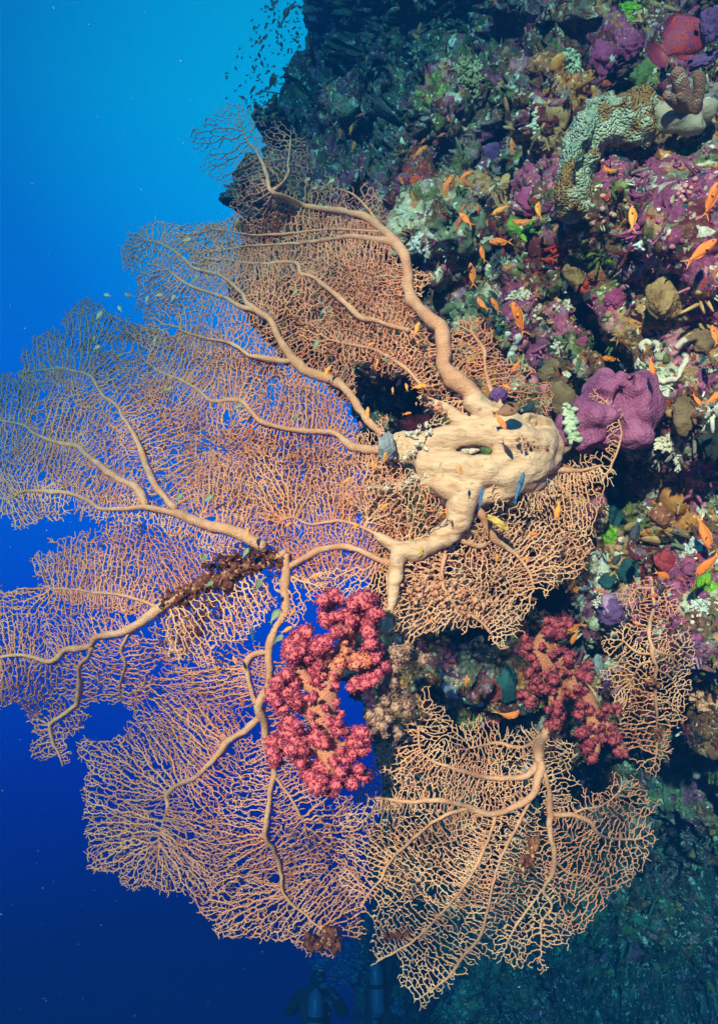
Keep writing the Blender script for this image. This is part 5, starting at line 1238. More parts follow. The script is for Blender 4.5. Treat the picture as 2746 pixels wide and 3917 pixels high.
def soft_coral(label, base, trunk, clusters, dep, pm, tm, seed, polyp=9.0, dens=26., grow=1.3):
    root = empty('soft_coral', P(*base, dep(*base) if callable(dep) else dep)); tag(root, label, 'soft coral')
    rs = np.random.default_rng(seed); df = dep if callable(dep) else (lambda x, y: np.full(np.shape(x), dep) * 1.0)
    if trunk:
        fuse(trunk, df, .007, tm, 'trunk', root, smooth=5, disp=.002, fs=40)
    U, Fx = ico(4)
    cl2 = []
    for (x, y, r) in clusters:
        cl2.append((x, y, r * .82, 0))
        for _ in range(3):
            a = rs.uniform(0, 6.28); cl2.append((x + math.cos(a) * r * .75, y + math.sin(a) * r * .75, r * rs.uniform(.38, .6), rs.uniform(-.03, .02)))
    for i, (x, y, r, dz) in enumerate(cl2):
        r = r * grow
        d = float(df(np.array([float(x)]), np.array([float(y)]))[0]) - .045 + dz + rs.uniform(-.05, .055); k = d / F
        qn = U + i * 3.1
        g = 1 + .34 * fbm(qn * 1.7, seed, 2) + .30 * fbm(qn * 4.2, seed + 2, 2)
        c = P(x, y, d); ax = np.array([r, r * .8, r * rs.uniform(.8, 1.0)]) * k * .74
        V = U * g[:, None] * ax + c
        if len(cl2) > 0 and r < 24 * grow: pass
        b = Bag(); b.add(V, T=Fx)
        m = int(r * r / 13)
        vi = rs.integers(0, len(U), m); nn = (V[vi] - c) / ax; nn /= np.linalg.norm(nn, axis=1, keepdims=True)
        keep = nn[:, 1] < .5; vi, nn = vi[keep], nn[keep]; m = len(vi)
        tc = V[vi] + nn * (r * k * rs.uniform(0, .30, (m, 1)) ** 1) + rs.normal(0, 1.5 * k, (m, 3))
        # little heads of polyps: a dozen spicule tips fanning out from each
        n = m * 12; p = np.repeat(tc, 12, 0); dv = rs.normal(0, 1, (n, 3)); dv /= np.linalg.norm(dv, axis=1, keepdims=True); dv += np.repeat(nn, 12, 0) * .55; dv /= np.linalg.norm(dv, axis=1, keepdims=True)
        L = polyp * k * rs.uniform(.5, 1.25, (n, 1)); a = np.cross(dv, [.3, .2, 1.0]); a /= np.linalg.norm(a, axis=1, keepdims=True); bb = np.cross(dv, a)
        wd = 1.35 * k * rs.uniform(.8, 1.4, (n, 1))
        tri = np.stack([p + a * wd, p - a * wd * .5 + bb * wd * .87, p - a * wd * .5 - bb * wd * .87, p + dv * L], 1).reshape(-1, 3)
        ix = np.arange(n)[:, None] * 4
        b.add(tri, T=np.concatenate([ix + np.array([[0, 1, 3]]), ix + np.array([[1, 2, 3]]), ix + np.array([[2, 0, 3]])]))
        b.build('polyp_cluster', pm, root, smooth=False)
    rehome(root)
    return root

def zc(l, x0, y0, f, g=1.0): return [(x0 + a * f, y0 + b_ * f, r * f * g) for a, b_, r in l]
c1 = zc([(510, 240, 75), (700, 240, 90), (480, 340, 60), (780, 320, 60), (700, 370, 70), (600, 330, 60), (320, 470, 80), (270, 560, 75), (400, 580, 90), (470, 500, 65), (380, 640, 70), (760, 560, 80), (800, 640, 65), (690, 610, 60),
         (740, 700, 70), (670, 770, 60), (230, 750, 80), (160, 820, 65), (270, 830, 70), (210, 900, 40), (250, 1030, 80), (180, 1130, 70), (300, 1120, 80), (160, 1210, 50), (420, 1080, 65), (560, 1030, 55), (660, 1090, 80),
         (700, 1150, 55), (430, 1280, 90), (420, 1370, 70), (500, 1390, 60), (600, 1330, 75), (700, 1310, 60), (330, 1200, 60), (600, 1190, 60), (740, 430, 55), (540, 430, 45), (600, 520, 40), (560, 610, 40), (620, 440, 36), (470, 1120, 34), (520, 1220, 36), (380, 940, 26), (440, 760, 28), (520, 700, 30), (540, 860, 26), (360, 860, 30), (500, 980, 34), (420, 1010, 30), (400, 740, 30), (540, 760, 26), (400, 820, 26), (560, 940, 30), (470, 900, 24), (450, 690, 30)], 950, 2150, .621, .92)
t1 = [[(1240, 3000, 30), (1262, 2900, 42), (1240, 2780, 54), (1238, 2680, 56), (1262, 2590, 42), (1310, 2500, 36), (1345, 2400, 30), (1345, 2310, 22)],
      [(1330, 2520, 30), (1400, 2560, 26), (1420, 2600, 22)], [(1240, 2640, 34), (1160, 2600, 28), (1140, 2520, 26)], [(1230, 2760, 34), (1130, 2680, 26), (1090, 2640, 22)],
      [(1250, 2860, 34), (1150, 2860, 28)], [(1270, 2900, 34), (1360, 2840, 26)], [(1320, 2420, 26), (1400, 2340, 22)], [(1310, 2400, 24), (1260, 2340, 22)]]
soft_coral('big magenta soft coral with swollen orange trunk hanging in front of the fans', (1262, 2900), t1, c1, 2.24, PM1, TM1, 1)
PM4 = polyp_mat('orange_polyps', (.42, .035, .09), (.80, .26, .11), (.85, .30, .18))
for ob_ in [o for o in bpy.data.objects if o.name.startswith('polyp_cluster')]:
    if sum((v.co - Vector(P(1310, 2500, 2.2))).length < .075 for v in ob_.data.vertices[:300]) > 150: ob_.data.materials[0] = PM4
c3 = zc([(900, 570, 70), (1000, 570, 60), (1090, 590, 42), (900, 650, 50), (870, 780, 66), (930, 850, 74), (840, 900, 64), (780, 970, 60), (860, 1010, 64), (900, 1060, 46), (800, 1060, 56), (970, 900, 50), (760, 1080, 36)], 950, 2150, .621, .9)
t3 = [[(1560, 2490, 16), (1500, 2560, 22), (1480, 2660, 24), (1490, 2760, 18)], [(1480, 2640, 18), (1530, 2700, 14)]]
soft_coral('beige brown soft coral behind the right side of the big magenta one', (1500, 2560), t3, c3, 2.38, PM3, TM1, 2)
c2 = zc([(320, 370, 58), (430, 360, 50), (300, 440, 55), (390, 450, 50), (130, 520, 52), (110, 590, 46), (160, 640, 40), (400, 600, 46), (450, 650, 44), (480, 610, 35), (170, 780, 52), (200, 860, 62), (110, 930, 48), (150, 990, 46),
         (270, 880, 46), (340, 800, 50), (340, 700, 40), (420, 930, 45), (370, 1000, 46), (380, 1090, 56), (330, 1160, 56), (560, 770, 46), (600, 800, 46), (600, 690, 38), (560, 900, 42), (550, 1000, 42),
         (530, 1080, 46), (620, 1050, 36), (760, 1040, 42), (830, 1030, 36), (560, 1220, 50), (600, 1330, 52), (640, 1420, 42), (700, 1280, 46), (820, 1270, 46), (850, 1350, 46), (880, 1385, 36), (720, 1100, 36), (800, 1200, 42), (200, 700, 34), (260, 760, 30), (330, 620, 28), (380, 730, 34), (450, 760, 30), (340, 900, 26), (520, 880, 30), (500, 930, 26), (620, 1180, 34), (660, 1200, 28), (640, 1290, 26), (780, 1180, 24), (250, 560, 30), (290, 1040, 28), (700, 1180, 30)], 1950, 2200, .494, .95)
t2 = [zc(l, 1950, 2200, .494, 1) for l in ([(330, 400, 40), (260, 520, 80), (240, 650, 90), (310, 800, 70), (350, 950, 55), (330, 1100, 40)], [(240, 640, 80), (400, 670, 80), (480, 820, 75), (590, 950, 65), (640, 1080, 55), (650, 1250, 50), (660, 1380, 36)],
                                           [(620, 1050, 50), (730, 1150, 44), (830, 1280, 40), (870, 1370, 30)], [(280, 560, 50), (160, 560, 36)], [(640, 1130, 30), (770, 1040, 24)])]
soft_coral('second soft coral, maroon with orange brown trunk, drooping from the reef under two large anthias', (2080, 2500), t2, c2, 2.52, PM2, TM2, 3, polyp=8.0, grow=1.35)
# ------------------------------------------------------------------ fish
def fmat(name, c1, c2, rough=.45, spec=.5, zsplit=None, emit=None):
    m, nt, b = mat_new(name)
    tcn = N(nt, 'ShaderNodeTexCoord'); sp = N(nt, 'ShaderNodeSeparateXYZ'); nt.links.new(tcn.outputs['Object'], sp.inputs[0])
    n1 = N(nt, 'ShaderNodeTexNoise'); n1.inputs['Scale'].default_value = 9; nt.links.new(tcn.outputs['Object'], n1.inputs['Vector'])
    ad = N(nt, 'ShaderNodeMath', operation='MULTIPLY_ADD'); ad.inputs[1].default_value = .12; nt.links.new(n1.outputs['Fac'], ad.inputs[0]); nt.links.new(sp.outputs['Z'], ad.inputs[2])
    mr_ = N(nt, 'ShaderNodeMapRange'); mr_.inputs['From Min'].default_value = -.06; mr_.inputs['From Max'].default_value = .20
    nt.links.new(ad.outputs[0], mr_.inputs['Value'])
    mx = N(nt, 'ShaderNodeMix', data_type='RGBA'); nt.links.new(mr_.outputs[0], mx.inputs[0]); mx.inputs[6].default_value = (*c1, 1); mx.inputs[7].default_value = (*c2, 1)
    v = N(nt, 'ShaderNodeTexVoronoi'); v.inputs['Scale'].default_value = 42; nt.links.new(tcn.outputs['Object'], v.inputs['Vector'])
    bp = N(nt, 'ShaderNodeBump'); bp.inputs['Strength'].default_value = .25; bp.inputs['Distance'].default_value = .01; nt.links.new(v.outputs['Distance'], bp.inputs['Height'])
    nt.links.new(bp.outputs[0], b.inputs['Normal']); nt.links.new(mx.outputs[2], b.inputs['Base Color'])
    b.inputs['Roughness'].default_value = rough; b.inputs['Specular IOR Level'].default_value = spec
    return m

def fish_parts(hs, ws, tailspan, taillen, fork, dorsal, bend=0., nseg=18, tail_only_len=.80):
    """unit-length fish facing +x, back up +z; returns dict of geometry"""
    t = np.linspace(0, 1, nseg); hx = np.interp(t, *zip(*hs)); wx = np.interp(t, *zip(*ws))
    L = tail_only_len
    def cx(u): return .5 - u * L
    def cz(u): return bend * (u - .35) ** 2 * (1 if bend else 0)
    x = cx(t); z = cz(t)
    th = np.arange(14) / 14 * 2 * np.pi
    V = np.stack([np.repeat(x[:, None], 14, 1), wx[:, None] * np.cos(th) * (1 - .15 * np.sin(th) ** 2), z[:, None] + hx[:, None] * np.sin(th)], -1).reshape(-1, 3)
    i = np.arange(nseg - 1)[:, None] * 14; j = np.arange(14)[None]; j2 = (j + 1) % 14
    Q = np.stack([i + j, i + 14 + j, i + 14 + j2, i + j2], -1).reshape(-1, 4)
    caps = [np.arange(14)[None], np.flip((nseg - 1) * 14 + np.arange(14))[None]]
    G = {'body': (V, [Q] + caps)}
    def plate(pts, th_=.006):
        pts = np.array(pts); n = len(pts)
        A = np.c_[pts[:, 0], np.full(n, th_), pts[:, 1]]; B_ = np.c_[pts[:, 0], np.full(n, -th_), pts[:, 1]]
        # thin edges, thicker root
        V = np.vstack([A, B_]); k = np.arange(n); k2 = (k + 1) % n
        return V, [np.stack([k, k2, k2 + n, k + n], -1), k[None], np.flip(k + n)[None]]
    e = cx(1.0); ez = cz(1.0); sl = bend * 2 * .65 * 1.0
    tl = taillen
    up = np.array([[e + .03, ez + .04], [e - tl * .5, ez + tailspan * .62], [e - tl, ez + tailspan], [e - tl * .8, ez + tailspan * .7], [e - tl * (1 - fork), ez + .02]])
    dn = np.array([[e - tl * (1 - fork), ez - .02], [e - tl * .8, ez - tailspan * .7], [e - tl, ez - tailspan], [e - tl * .5, ez - tailspan * .62], [e + .03, ez - .04]])
    tp = np.vstack([up, dn]); tp[:, 1] += (e - tp[:, 0]) * sl * 1.0
    if fork < 0:                                          # rounded tail like a fan
        an = np.linspace(-1.15, 1.15, 14); tp = np.vstack([[[e + .04, ez + .06]], np.c_[e - .02 - tl * np.cos(an), ez + tailspan * 1.05 * np.sin(an)][::-1], [[e + .04, ez - .06]]])
    G['tail_fin'] = plate(tp, .005)
    u = np.linspace(.20, .86, 10); base = np.interp(u, t, hx) + cz(u) - .01; top = base + dorsal * np.sin(np.clip((u - .18) / .72, 0, 1) * np.pi) ** .5 * (1 - .25 * u)
    G['dorsal_fin'] = plate(np.vstack([np.c_[cx(u), top], np.c_[cx(u), base][::-1]]), .004)
    u = np.linspace(.55, .86, 6); base = -np.interp(u, t, hx) + cz(u) + .01; top = base - dorsal * .9 * np.sin(np.clip((u - .52) / .38, 0, 1) * np.pi) ** .6
    G['anal_fin'] = plate(np.vstack([np.c_[cx(u), top], np.c_[cx(u), base][::-1]]), .004)
    U, Fx = ico(2); hx1 = float(np.interp(.13, t, hx)); wx1 = float(np.interp(.13, t, wx))
    G['eye'] = [(U * .026 + np.array([cx(.13), s * wx1 * .88, cz(.13) + hx1 * .28]), [Fx]) for s in (1, -1)]
    G['pectoral_fin'] = [plate_y(cx, s, wx, t) for s in (1, -1)]
    return G

def plate_y(cx, s, wx, t):
    w = float(np.interp(.3, t, wx)) * .95
    pts = np.array([[cx(.28), s * w, -.02], [cx(.40), s * (w + .05), -.075], [cx(.46), s * (w + .055), -.03], [cx(.40), s * (w + .035), .01]])
    V = np.vstack([pts, pts + np.array([0, s * .006, .003])])
    k = np.arange(4); k2 = (k + 1) % 4
    return V, [np.stack([k, k2, k2 + 4, k + 4], -1), k[None], np.flip(k + 4)[None]]

ANT_H = [(0, .012), (.06, .055), (.15, .092), (.3, .122), (.45, .125), (.6, .105), (.75, .075), (.9, .042), (1, .034)]
ANT_W = [(0, .010), (.06, .035), (.15, .052), (.3, .062), (.5, .058), (.75, .035), (.9, .018), (1, .010)]
CHR_H = [(0, .015), (.06, .075), (.15, .135), (.3, .185), (.45, .19), (.6, .155), (.75, .105), (.9, .055), (1, .04)]
GRP_H = [(0, .03), (.05, .10), (.15, .17), (.3, .215), (.45, .22), (.6, .19), (.75, .135), (.9, .085), (1, .075)]
GRP_W = [(0, .03), (.05, .06), (.15, .09), (.3, .11), (.5, .10), (.75, .06), (.9, .03), (1, .02)]
WRS_H = [(0, .010), (.06, .035), (.15, .058), (.3, .072), (.5, .072), (.7, .058), (.9, .038), (1, .032)]
mo = fmat('orange_scales', (.95, .26, .03), (.90, .20, .02)); mof = fmat('orange_fin', (.90, .28, .05), (.95, .36, .06), rough=.5)
mod_ = fmat('rust_scales', (.62, .14, .05), (.55, .11, .04)); mye = fmat('yellow_orange_scales', (.95, .42, .05), (.92, .32, .03))
meye = fmat('violet_eye', (.14, .06, .34), (.14, .06, .34), rough=.2)
mgs = fmat('silver_green_scales', (.34, .40, .24), (.15, .22, .11), rough=.35); mgf = fmat('olive_fin', (.22, .30, .14), (.2, .28, .12))
mbk = fmat('dark_eye', (.01, .01, .01), (.01, .01, .01), rough=.2)
mdk = fmat('dark_scales', (.03, .035, .04), (.02, .025, .03)); mwh = fmat('white_tail', (.62, .68, .66), (.62, .68, .66))
mbl = fmat('blue_scales', (.05, .20, .22), (.03, .07, .30), rough=.3); mbr = fmat('brown_scales', (.34, .16, .07), (.24, .09, .04))
mrd = organic('red_spotted_skin', (.30, .018, .02), (.56, .05, .02), scale=4, rough=.5, bump=.3, bscale=60, speck=(.09, .04, .20), sscale=34, sth=.53, spec=.4)

PROTO = {}
def proto(kind, bend):
    kk = (kind, bend)
    if kk in PROTO: return PROTO[kk]
    es = .42 if kind in ('grp', 'brn', 'wrs') else 1
    if kind in ('ant', 'rust', 'yel'): G = fish_parts(ANT_H, ANT_W, .15, .20, .75, .045, bend); ms = {'ant': mo, 'rust': mod_, 'yel': mye}[kind]; mf, me_ = (mof if kind != 'rust' else mod_), meye
    elif kind == 'chr': G = fish_parts(CHR_H, [(a, b_ * .95) for a, b_ in ANT_W], .13, .18, .6, .05, bend); ms, mf, me_ = mgs, mgf, mbk
    elif kind == 'dam': G = fish_parts(CHR_H, ANT_W, .13, .18, .3, .06, bend); ms, mf, me_ = mdk, mdk, mbk
    elif kind == 'grp': G = fish_parts([(a, b_ * 1.2) for a, b_ in GRP_H], GRP_W, .21, .22, -1, .11, bend, 24, .78); ms, mf, me_ = mrd, mrd, mbk
    elif kind == 'wrs': G = fish_parts(WRS_H, [(a, b_ * .8) for a, b_ in ANT_W], .07, .12, .1, .03, bend, 18, .88); ms, mf, me_ = mbl, mbl, mbk
    elif kind == 'brn': G = fish_parts(GRP_H, ANT_W, .12, .16, .1, .05, bend); ms, mf, me_ = mbr, mbr, mbk
    out = []
    for part in ('body', 'tail_fin', 'dorsal_fin', 'anal_fin', 'eye', 'pectoral_fin'):
        gs = G[part] if isinstance(G[part], list) else [G[part]]
        if kind == 'ant' and part in ('anal_fin',): pass
        for V, fs in gs:
            if part == 'eye': V = V.mean(0) + (V - V.mean(0)) * es
            m_ = {'body': ms, 'eye': me_}.get(part, mf)
            if kind == 'dam' and part == 'tail_fin': m_ = mwh
            o = mesh_obj(part, V, fs, m_, None, smooth=part in ('body', 'eye'))
            out.append((part, o.data)); bpy.data.objects.remove(o)
    PROTO[kk] = out
    return out

NAMES = dict(ant='orange_anthias', rust='orange_anthias', yel='orange_anthias', chr='green_chromis', dam='damselfish', grp='red_grouper', wrs='blue_wrasse', brn='brown_wrasse')
def fish(kind, x, y, L, ang, label, d=None, bend=0, yaw=None, off=.28, group=None, full=True, cat='fish'):
    dd = d if d is not None else max(1.6, surf(x, y) - off)
    if d is None and dd > 3.2 and L < 60: dd = surf(x, y) - off
    a = math.radians(ang); fwd = Vector((math.cos(a), 0, math.sin(a)))
    up = Vector((-math.sin(a), 0, math.cos(a)))
    if up.z < 0 or (abs(up.z) < .3 and (int(x) % 2)): up = -up
    rsx = random.Random(int(x * 7 + y))
    yw = math.radians(yaw if yaw is not None else rsx.uniform(-28, 28))
    fwd = (Matrix.Rotation(yw, 3, up) @ fwd).normalized(); side = up.cross(fwd).normalized()
    R = Matrix((fwd, side, up)).transposed().to_4x4()
    s = L * 1.1 / math.cos(yw) * dd / F
    o = empty(NAMES[kind], (0, 0, 0))
    o.matrix_world = Matrix.Translation(Vector(P(x, y, dd))) @ R @ Matrix.Scale(s, 4)
    tag(o, label, cat, group)
    for part, me in proto(kind, bend):
        if not full and part in ('anal_fin', 'pectoral_fin'): continue
        link_mesh(part, me, o)
    return o

G1 = 'orange anthias swimming over the reef and the fans'
A_ = [  # x, y, length, heading (0 right, 90 up), kind, bend, where
 (1957, 562, 55, 95, 'ant', 0, 'dim orange anthias pointing straight up over the dark slot, left of the pale green crust'),
 (1774, 674, 60, 25, 'ant', 0, 'orange anthias of a pair, heading right above its rust partner, by the dark hollow'),
 (1784, 700, 44, 140, 'rust', 0, 'rust coloured anthias tucked under the right-heading one of the pair'),
 (1914, 801, 66, 205, 'yel', 0, 'bright anthias facing down left, just left of the purple boulder base'),
 (2053, 807, 74, 80, 'yel', .5, 'bent yellow orange anthias head up over the purple boulder, above the curved one'),
 (2003, 856, 84, 168, 'ant', .6, 'curved orange anthias facing left under the purple boulder'),
 (1782, 840, 74, 128, 'ant', 0, 'orange anthias slanting up left beside two dull ones, centre top of reef'),
 (1752, 860, 52, 70, 'rust', 0, 'dull rust anthias left behind the slanting orange one'),
 (1768, 798, 36, 60, 'rust', 0, 'small rust anthias above the slanting orange one'),
 (1828, 800, 34, 95, 'rust', 0, 'small dull anthias head up, right of the slanting trio'),
 (1917, 925, 92, 188, 'ant', 0, 'long orange anthias facing left above the grey feather star'),
 (1842, 975, 62, 97, 'ant', .3, 'slim orange anthias head up left of the grey feather star'),
 (2333, 661, 66, 150, 'ant', 1.1, 'strongly curled orange anthias inside the bend of the pale green crust'),
 (2417, 840, 108, 84, 'yel', 0, 'large bright anthias pointing up above the white bulb coral'),
 (2715, 770, 118, 77, 'ant', 0, 'large anthias pointing up at the right edge beside the pink cup corals'),
 (2674, 966, 132, 38, 'ant', 0, 'large deep orange anthias rising to the right over purple crust'),
 (1805, 1055, 88, 99, 'ant', 0, 'orange anthias hanging head up before the dark hollow right of the big branch'),
 (1842, 1167, 66, 118, 'ant', .3, 'small anthias slanting up left, leftmost of two below the dark hollow'),
 (1895, 1170, 62, 124, 'ant', 0, 'small anthias slanting up left, right one of two below the dark hollow'),
 (1985, 1223, 124, 117, 'ant', 0, 'long orange anthias heading up left beneath the cream coral crust'),
 (1976, 1397, 60, 240, 'ant', 0, 'anthias heading down left at the right rim of the pink lattice'),
 (2336, 1372, 76, 181, 'ant', 0, 'thin anthias facing left in the dark crevice above the purple sponge'),
 (2491, 1397, 72, 280, 'ant', 0, 'anthias diving under the cream hook tube'),
 (2733, 1285, 86, 93, 'ant', 0, 'anthias head up cut by the right edge above the olive sponge'),
 (2730, 1522, 92, 32, 'ant', 0, 'anthias leaving the frame to the right beside a smaller diving one'),
 (2662, 1527, 52, 300, 'ant', 0, 'small anthias diving right, next to the one leaving the frame'),
 (2286, 1686, 98, -21, 'ant', 0, 'orange anthias heading down right across the foot of the purple sponge'),
 (2258, 1726, 46, 238, 'ant', 0, 'short anthias facing down left under the one at the purple sponge foot'),
 (1912, 1610, 76, -56, 'ant', 0, 'orange anthias diving right in front of the fan trunk top'),
 (1935, 1478, 38, -30, 'ant', 0, 'small anthias half hidden in the lattice above the violet knob'),
 (2280, 1872, 46, 18, 'ant', 0, 'small anthias at the right fringe of the pale lattice below the hook'),
 (2735, 1043, 48, 72, 'rust', 0, 'rust anthias at the right edge below the rising large one'),
 (1760, 1800, 40, 95, 'yel', 0, 'small yellow orange anthias upright in front of the trunk centre'),
 (2134, 1946, 76, 264, 'yel', 0, 'yellow orange anthias diving over the pale lattice right of the trunk'),
 (2690, 2030, 138, -69, 'ant', 0, 'largest orange anthias diving at the right edge'),
 (2709, 2155, 116, 235, 'ant', 0, 'large anthias heading down left just below the largest diving one'),
 (2529, 2198, 78, -22, 'ant', 0, 'anthias heading right above the top of the small sea fan'),
 (2603, 2214, 42, -28, 'rust', 0, 'small rust anthias right of the one above the small sea fan'),
 (2193, 2245, 62, -55, 'ant', 0, 'anthias diving right out of the lattice shadow, right of the tiny bent one'),
 (2122, 2241, 34, -50, 'yel', .5, 'tiny bent yellow orange anthias under the pale lattice'),
 (2029, 2294, 46, 8, 'ant', 0, 'small anthias swimming right in the dark gap under the lattice'),
 (2290, 2260, 46, -16, 'rust', 0, 'small rust anthias over the cream knob column'),
 (2501, 2279, 52, 5, 'rust', 0, 'reddish anthias in the top twigs of the small sea fan'),
 (2187, 2403, 112, 206, 'ant', 0, 'large orange anthias facing left, above the soft coral with a partner below'),
 (2199, 2434, 66, 250, 'ant', 0, 'anthias diving left under the large one at the second soft coral'),
 (2081, 2470, 106, -5, 'ant', 0, 'long orange anthias heading right across the second soft coral'),
 (2429, 2381, 42, -32, 'ant', 0, 'small anthias at the left fringe of the small sea fan'),
 (2075, 2391, 34, 20, 'rust', 0, 'tiny dull anthias left of the second soft coral top'),
 (1783, 2605, 42, 80, 'ant', 0, 'small anthias head up over the pale ridge of the ledge'),
 (1945, 2745, 88, 30, 'ant', .9, 'curled orange anthias over the dark feather star, left of the second soft coral'),
 (1889, 2316, 50, 265, 'yel', 0, 'yellow orange anthias diving in the lower twig tangle'),
 (2035, 2043, 44, 0, 'ant', 0, 'small anthias lying level on the lattice right of the yellow smear'),
 (2011, 2138, 34, -20, 'ant', 0, 'small anthias lower in the lattice, below the level one'),
 (1604, 115, 46, 80, 'ant', 0, 'upper anthias of the crossing pair high on the dim reef'),
 (1592, 142, 46, 128, 'ant', 0, 'lower anthias of the crossing pair high on the dim reef'),
 (1418, 174, 36, 95, 'rust', 0, 'dim rust anthias high on the blue shaded reef'),
 (1401, 226, 24, 80, 'yel', 0, 'tiny dim anthias just below the rust one on the blue shaded reef'),
 (1242, 400, 36, 25, 'rust', 0, 'dim red anthias heading right near the reef outline'),
 (1187, 440, 38, 200, 'rust', 0, 'darkest red anthias near the top twigs of the fan'),
 (1378, 440, 38, 5, 'rust', 0, 'dim red anthias in the middle of the shaded upper reef'),
 (1301, 512, 52, 92, 'rust', 0, 'leftmost upright anthias of the trio on the shaded reef'),
 (1342, 497, 44, 76, 'ant', 0, 'right upper upright anthias of the trio on the shaded reef'),
 (1351, 562, 44, 74, 'ant', 0, 'lowest upright anthias of the trio on the shaded reef'),
 (1425, 557, 24, 110, 'ant', 0, 'tiny anthias alone right of the upright trio'),
 (1604, 581, 72, 40, 'ant', 0, 'bright anthias rising right above the pale green branching coral'),
 (1617, 541, 38, 50, 'rust', 0, 'rust anthias just above the bright rising one'),
 (1709, 711, 78, 60, 'ant', 0, 'bright anthias rising toward the pair by the dark hollow'),
 (1537, 696, 42, 120, 'ant', 0, 'small anthias over the dark red sponge cluster'),
 (1716, 457, 30, 120, 'rust', 0, 'tiny dull anthias below the drooping knobby coral'),
 (1686, 517, 38, 30, 'rust', 0, 'faint red anthias among crusts below the knobby coral'),
 (1266, 589, 28, 0, 'rust', 0, 'tiny anthias low on the shaded reef above the fan top'),
]
B_ = [  # in front of the great fan: x, y, L, angle, kind, bend, depth, label
 (1593, 1259, 60, 70, 'yel', 0, 2.42, 'plump yellow orange anthias left of the thick curved branch'),
 (1248, 1427, 60, 62, 'yel', 0, 2.55, 'plump anthias head up on the branch left of the dead branch'),
 (1416, 1318, 32, 20, 'yel', 0, 2.5, 'small amber anthias in the lattice above the dead branch'),
 (1440, 1396, 36, 70, 'yel', 0, 2.45, 'amber anthias just above the middle of the dead branch'),
 (1602, 1479, 62, 6, 'yel', 0, 2.4, 'amber anthias heading right at the right end of the dead branch'),
 (1555, 1482, 34, 100, 'yel', 0, 2.42, 'small amber anthias left of the right-heading one at the dead branch'),
 (1406, 1585, 54, 88, 'yel', 0, 2.4, 'amber anthias head up left of the trunk hollow'),
 (1555, 1582, 34, 10, 'ant', 0, 2.45, 'small anthias inside the trunk hollow'),
 (1471, 1600, 26, -35, 'rust', 0, 2.45, 'tiny rust anthias in the left of the trunk hollow'),
 (1502, 1495, 28, 90, 'yel', 0, 2.42, 'small amber anthias hanging under the dead branch'),
 (1301, 1368, 28, 90, 'rust', 0, 2.6, 'small rust anthias upright in the lattice over the branch fork'),
 (1204, 1368, 26, 100, 'rust', 0, 2.65, 'brown orange anthias, right of two in the lattice at upper centre'),
 (1158, 1358, 26, 60, 'rust', 0, 2.65, 'brown orange anthias, left of two in the lattice at upper centre'),
 (1427, 1785, 42, 85, 'yel', 0, 2.38, 'amber anthias head up below the grey sponge collar'),
 (1471, 1754, 44, 80, 'yel', 0, 2.36, 'olive amber anthias touching the grey sponge collar'),
 (1325, 1838, 44, 32, 'yel', 0, 2.42, 'amber anthias rising right over the middle lattice'),
 (1465, 1940, 44, 36, 'yel', 0, 2.38, 'amber anthias below the left toe of the trunk'),
 (1707, 1959, 32, 92, 'ant', 0, 2.34, 'tiny anthias on the downward limb of the trunk'),
 (1358, 2015, 40, 20, 'yel', 0, 2.4, 'yellow anthias on the thin branch left of the kinked one'),
 (1100, 2008, 34, 30, 'yel', 0, 2.42, 'amber anthias over lattice above the encrusted branch'),
 (946, 2040, 44, 88, 'yel', 0, 2.4, 'amber anthias upright at the cut end of the left stem'),
 (690, 2025, 40, 240, 'yel', 0, 2.55, 'amber anthias under the left stem'),
 (1115, 2348, 40, 50, 'yel', 0, 2.36, 'amber anthias just left of the big soft coral top'),
 (1095, 2410, 52, 28, 'yel', 0, 2.36, 'larger amber anthias below the one left of the soft coral top'),
 (900, 2530, 42, 110, 'yel', 0, 2.42, 'amber anthias near the lower stem fork, right of a smaller one'),
 (832, 2568, 40, 100, 'yel', 0, 2.45, 'amber anthias left of the one by the lower stem fork'),
 (928, 2690, 36, 110, 'rust', 0, 2.45, 'brown anthias on the lower left lattice beside the branch'),
 (722, 1716, 40, 130, 'rust', 0, 2.7, 'rust anthias over the lattice right of the long left branch'),
 (1204, 2205, 36, 20, 'yel', 0, 2.4, 'amber anthias over the blue gap above the soft coral'),
 (950, 1650, 34, 40, 'rust', 0, 2.65, 'rust anthias in the middle of the left lattice'),
 (1380, 1625, 30, 110, 'rust', 0, 2.45, 'rust anthias just under the amber one left of the trunk hollow'),
 (1650, 2370, 30, 80, 'yel', 0, 2.36, 'small amber anthias in the tangle below the trunk'),
 (1900, 2140, 36, 85, 'yel', 0, 2.4, 'amber anthias upright in the twigs below the yellow smear'),
]
for x, y, L, a, kd, bd, lb in A_:
    fish(kd, x, y, L, a, lb, 2.27 if 1500 < x < 2140 and 1470 < y < 2150 else None, bd, off=.55 if x < 2000 and y < 1500 else .28, group=G1)
for x, y, L, a, kd, bd, d, lb in B_:
    fish(kd, x, y, L, a, lb, d, bd, group=G1)

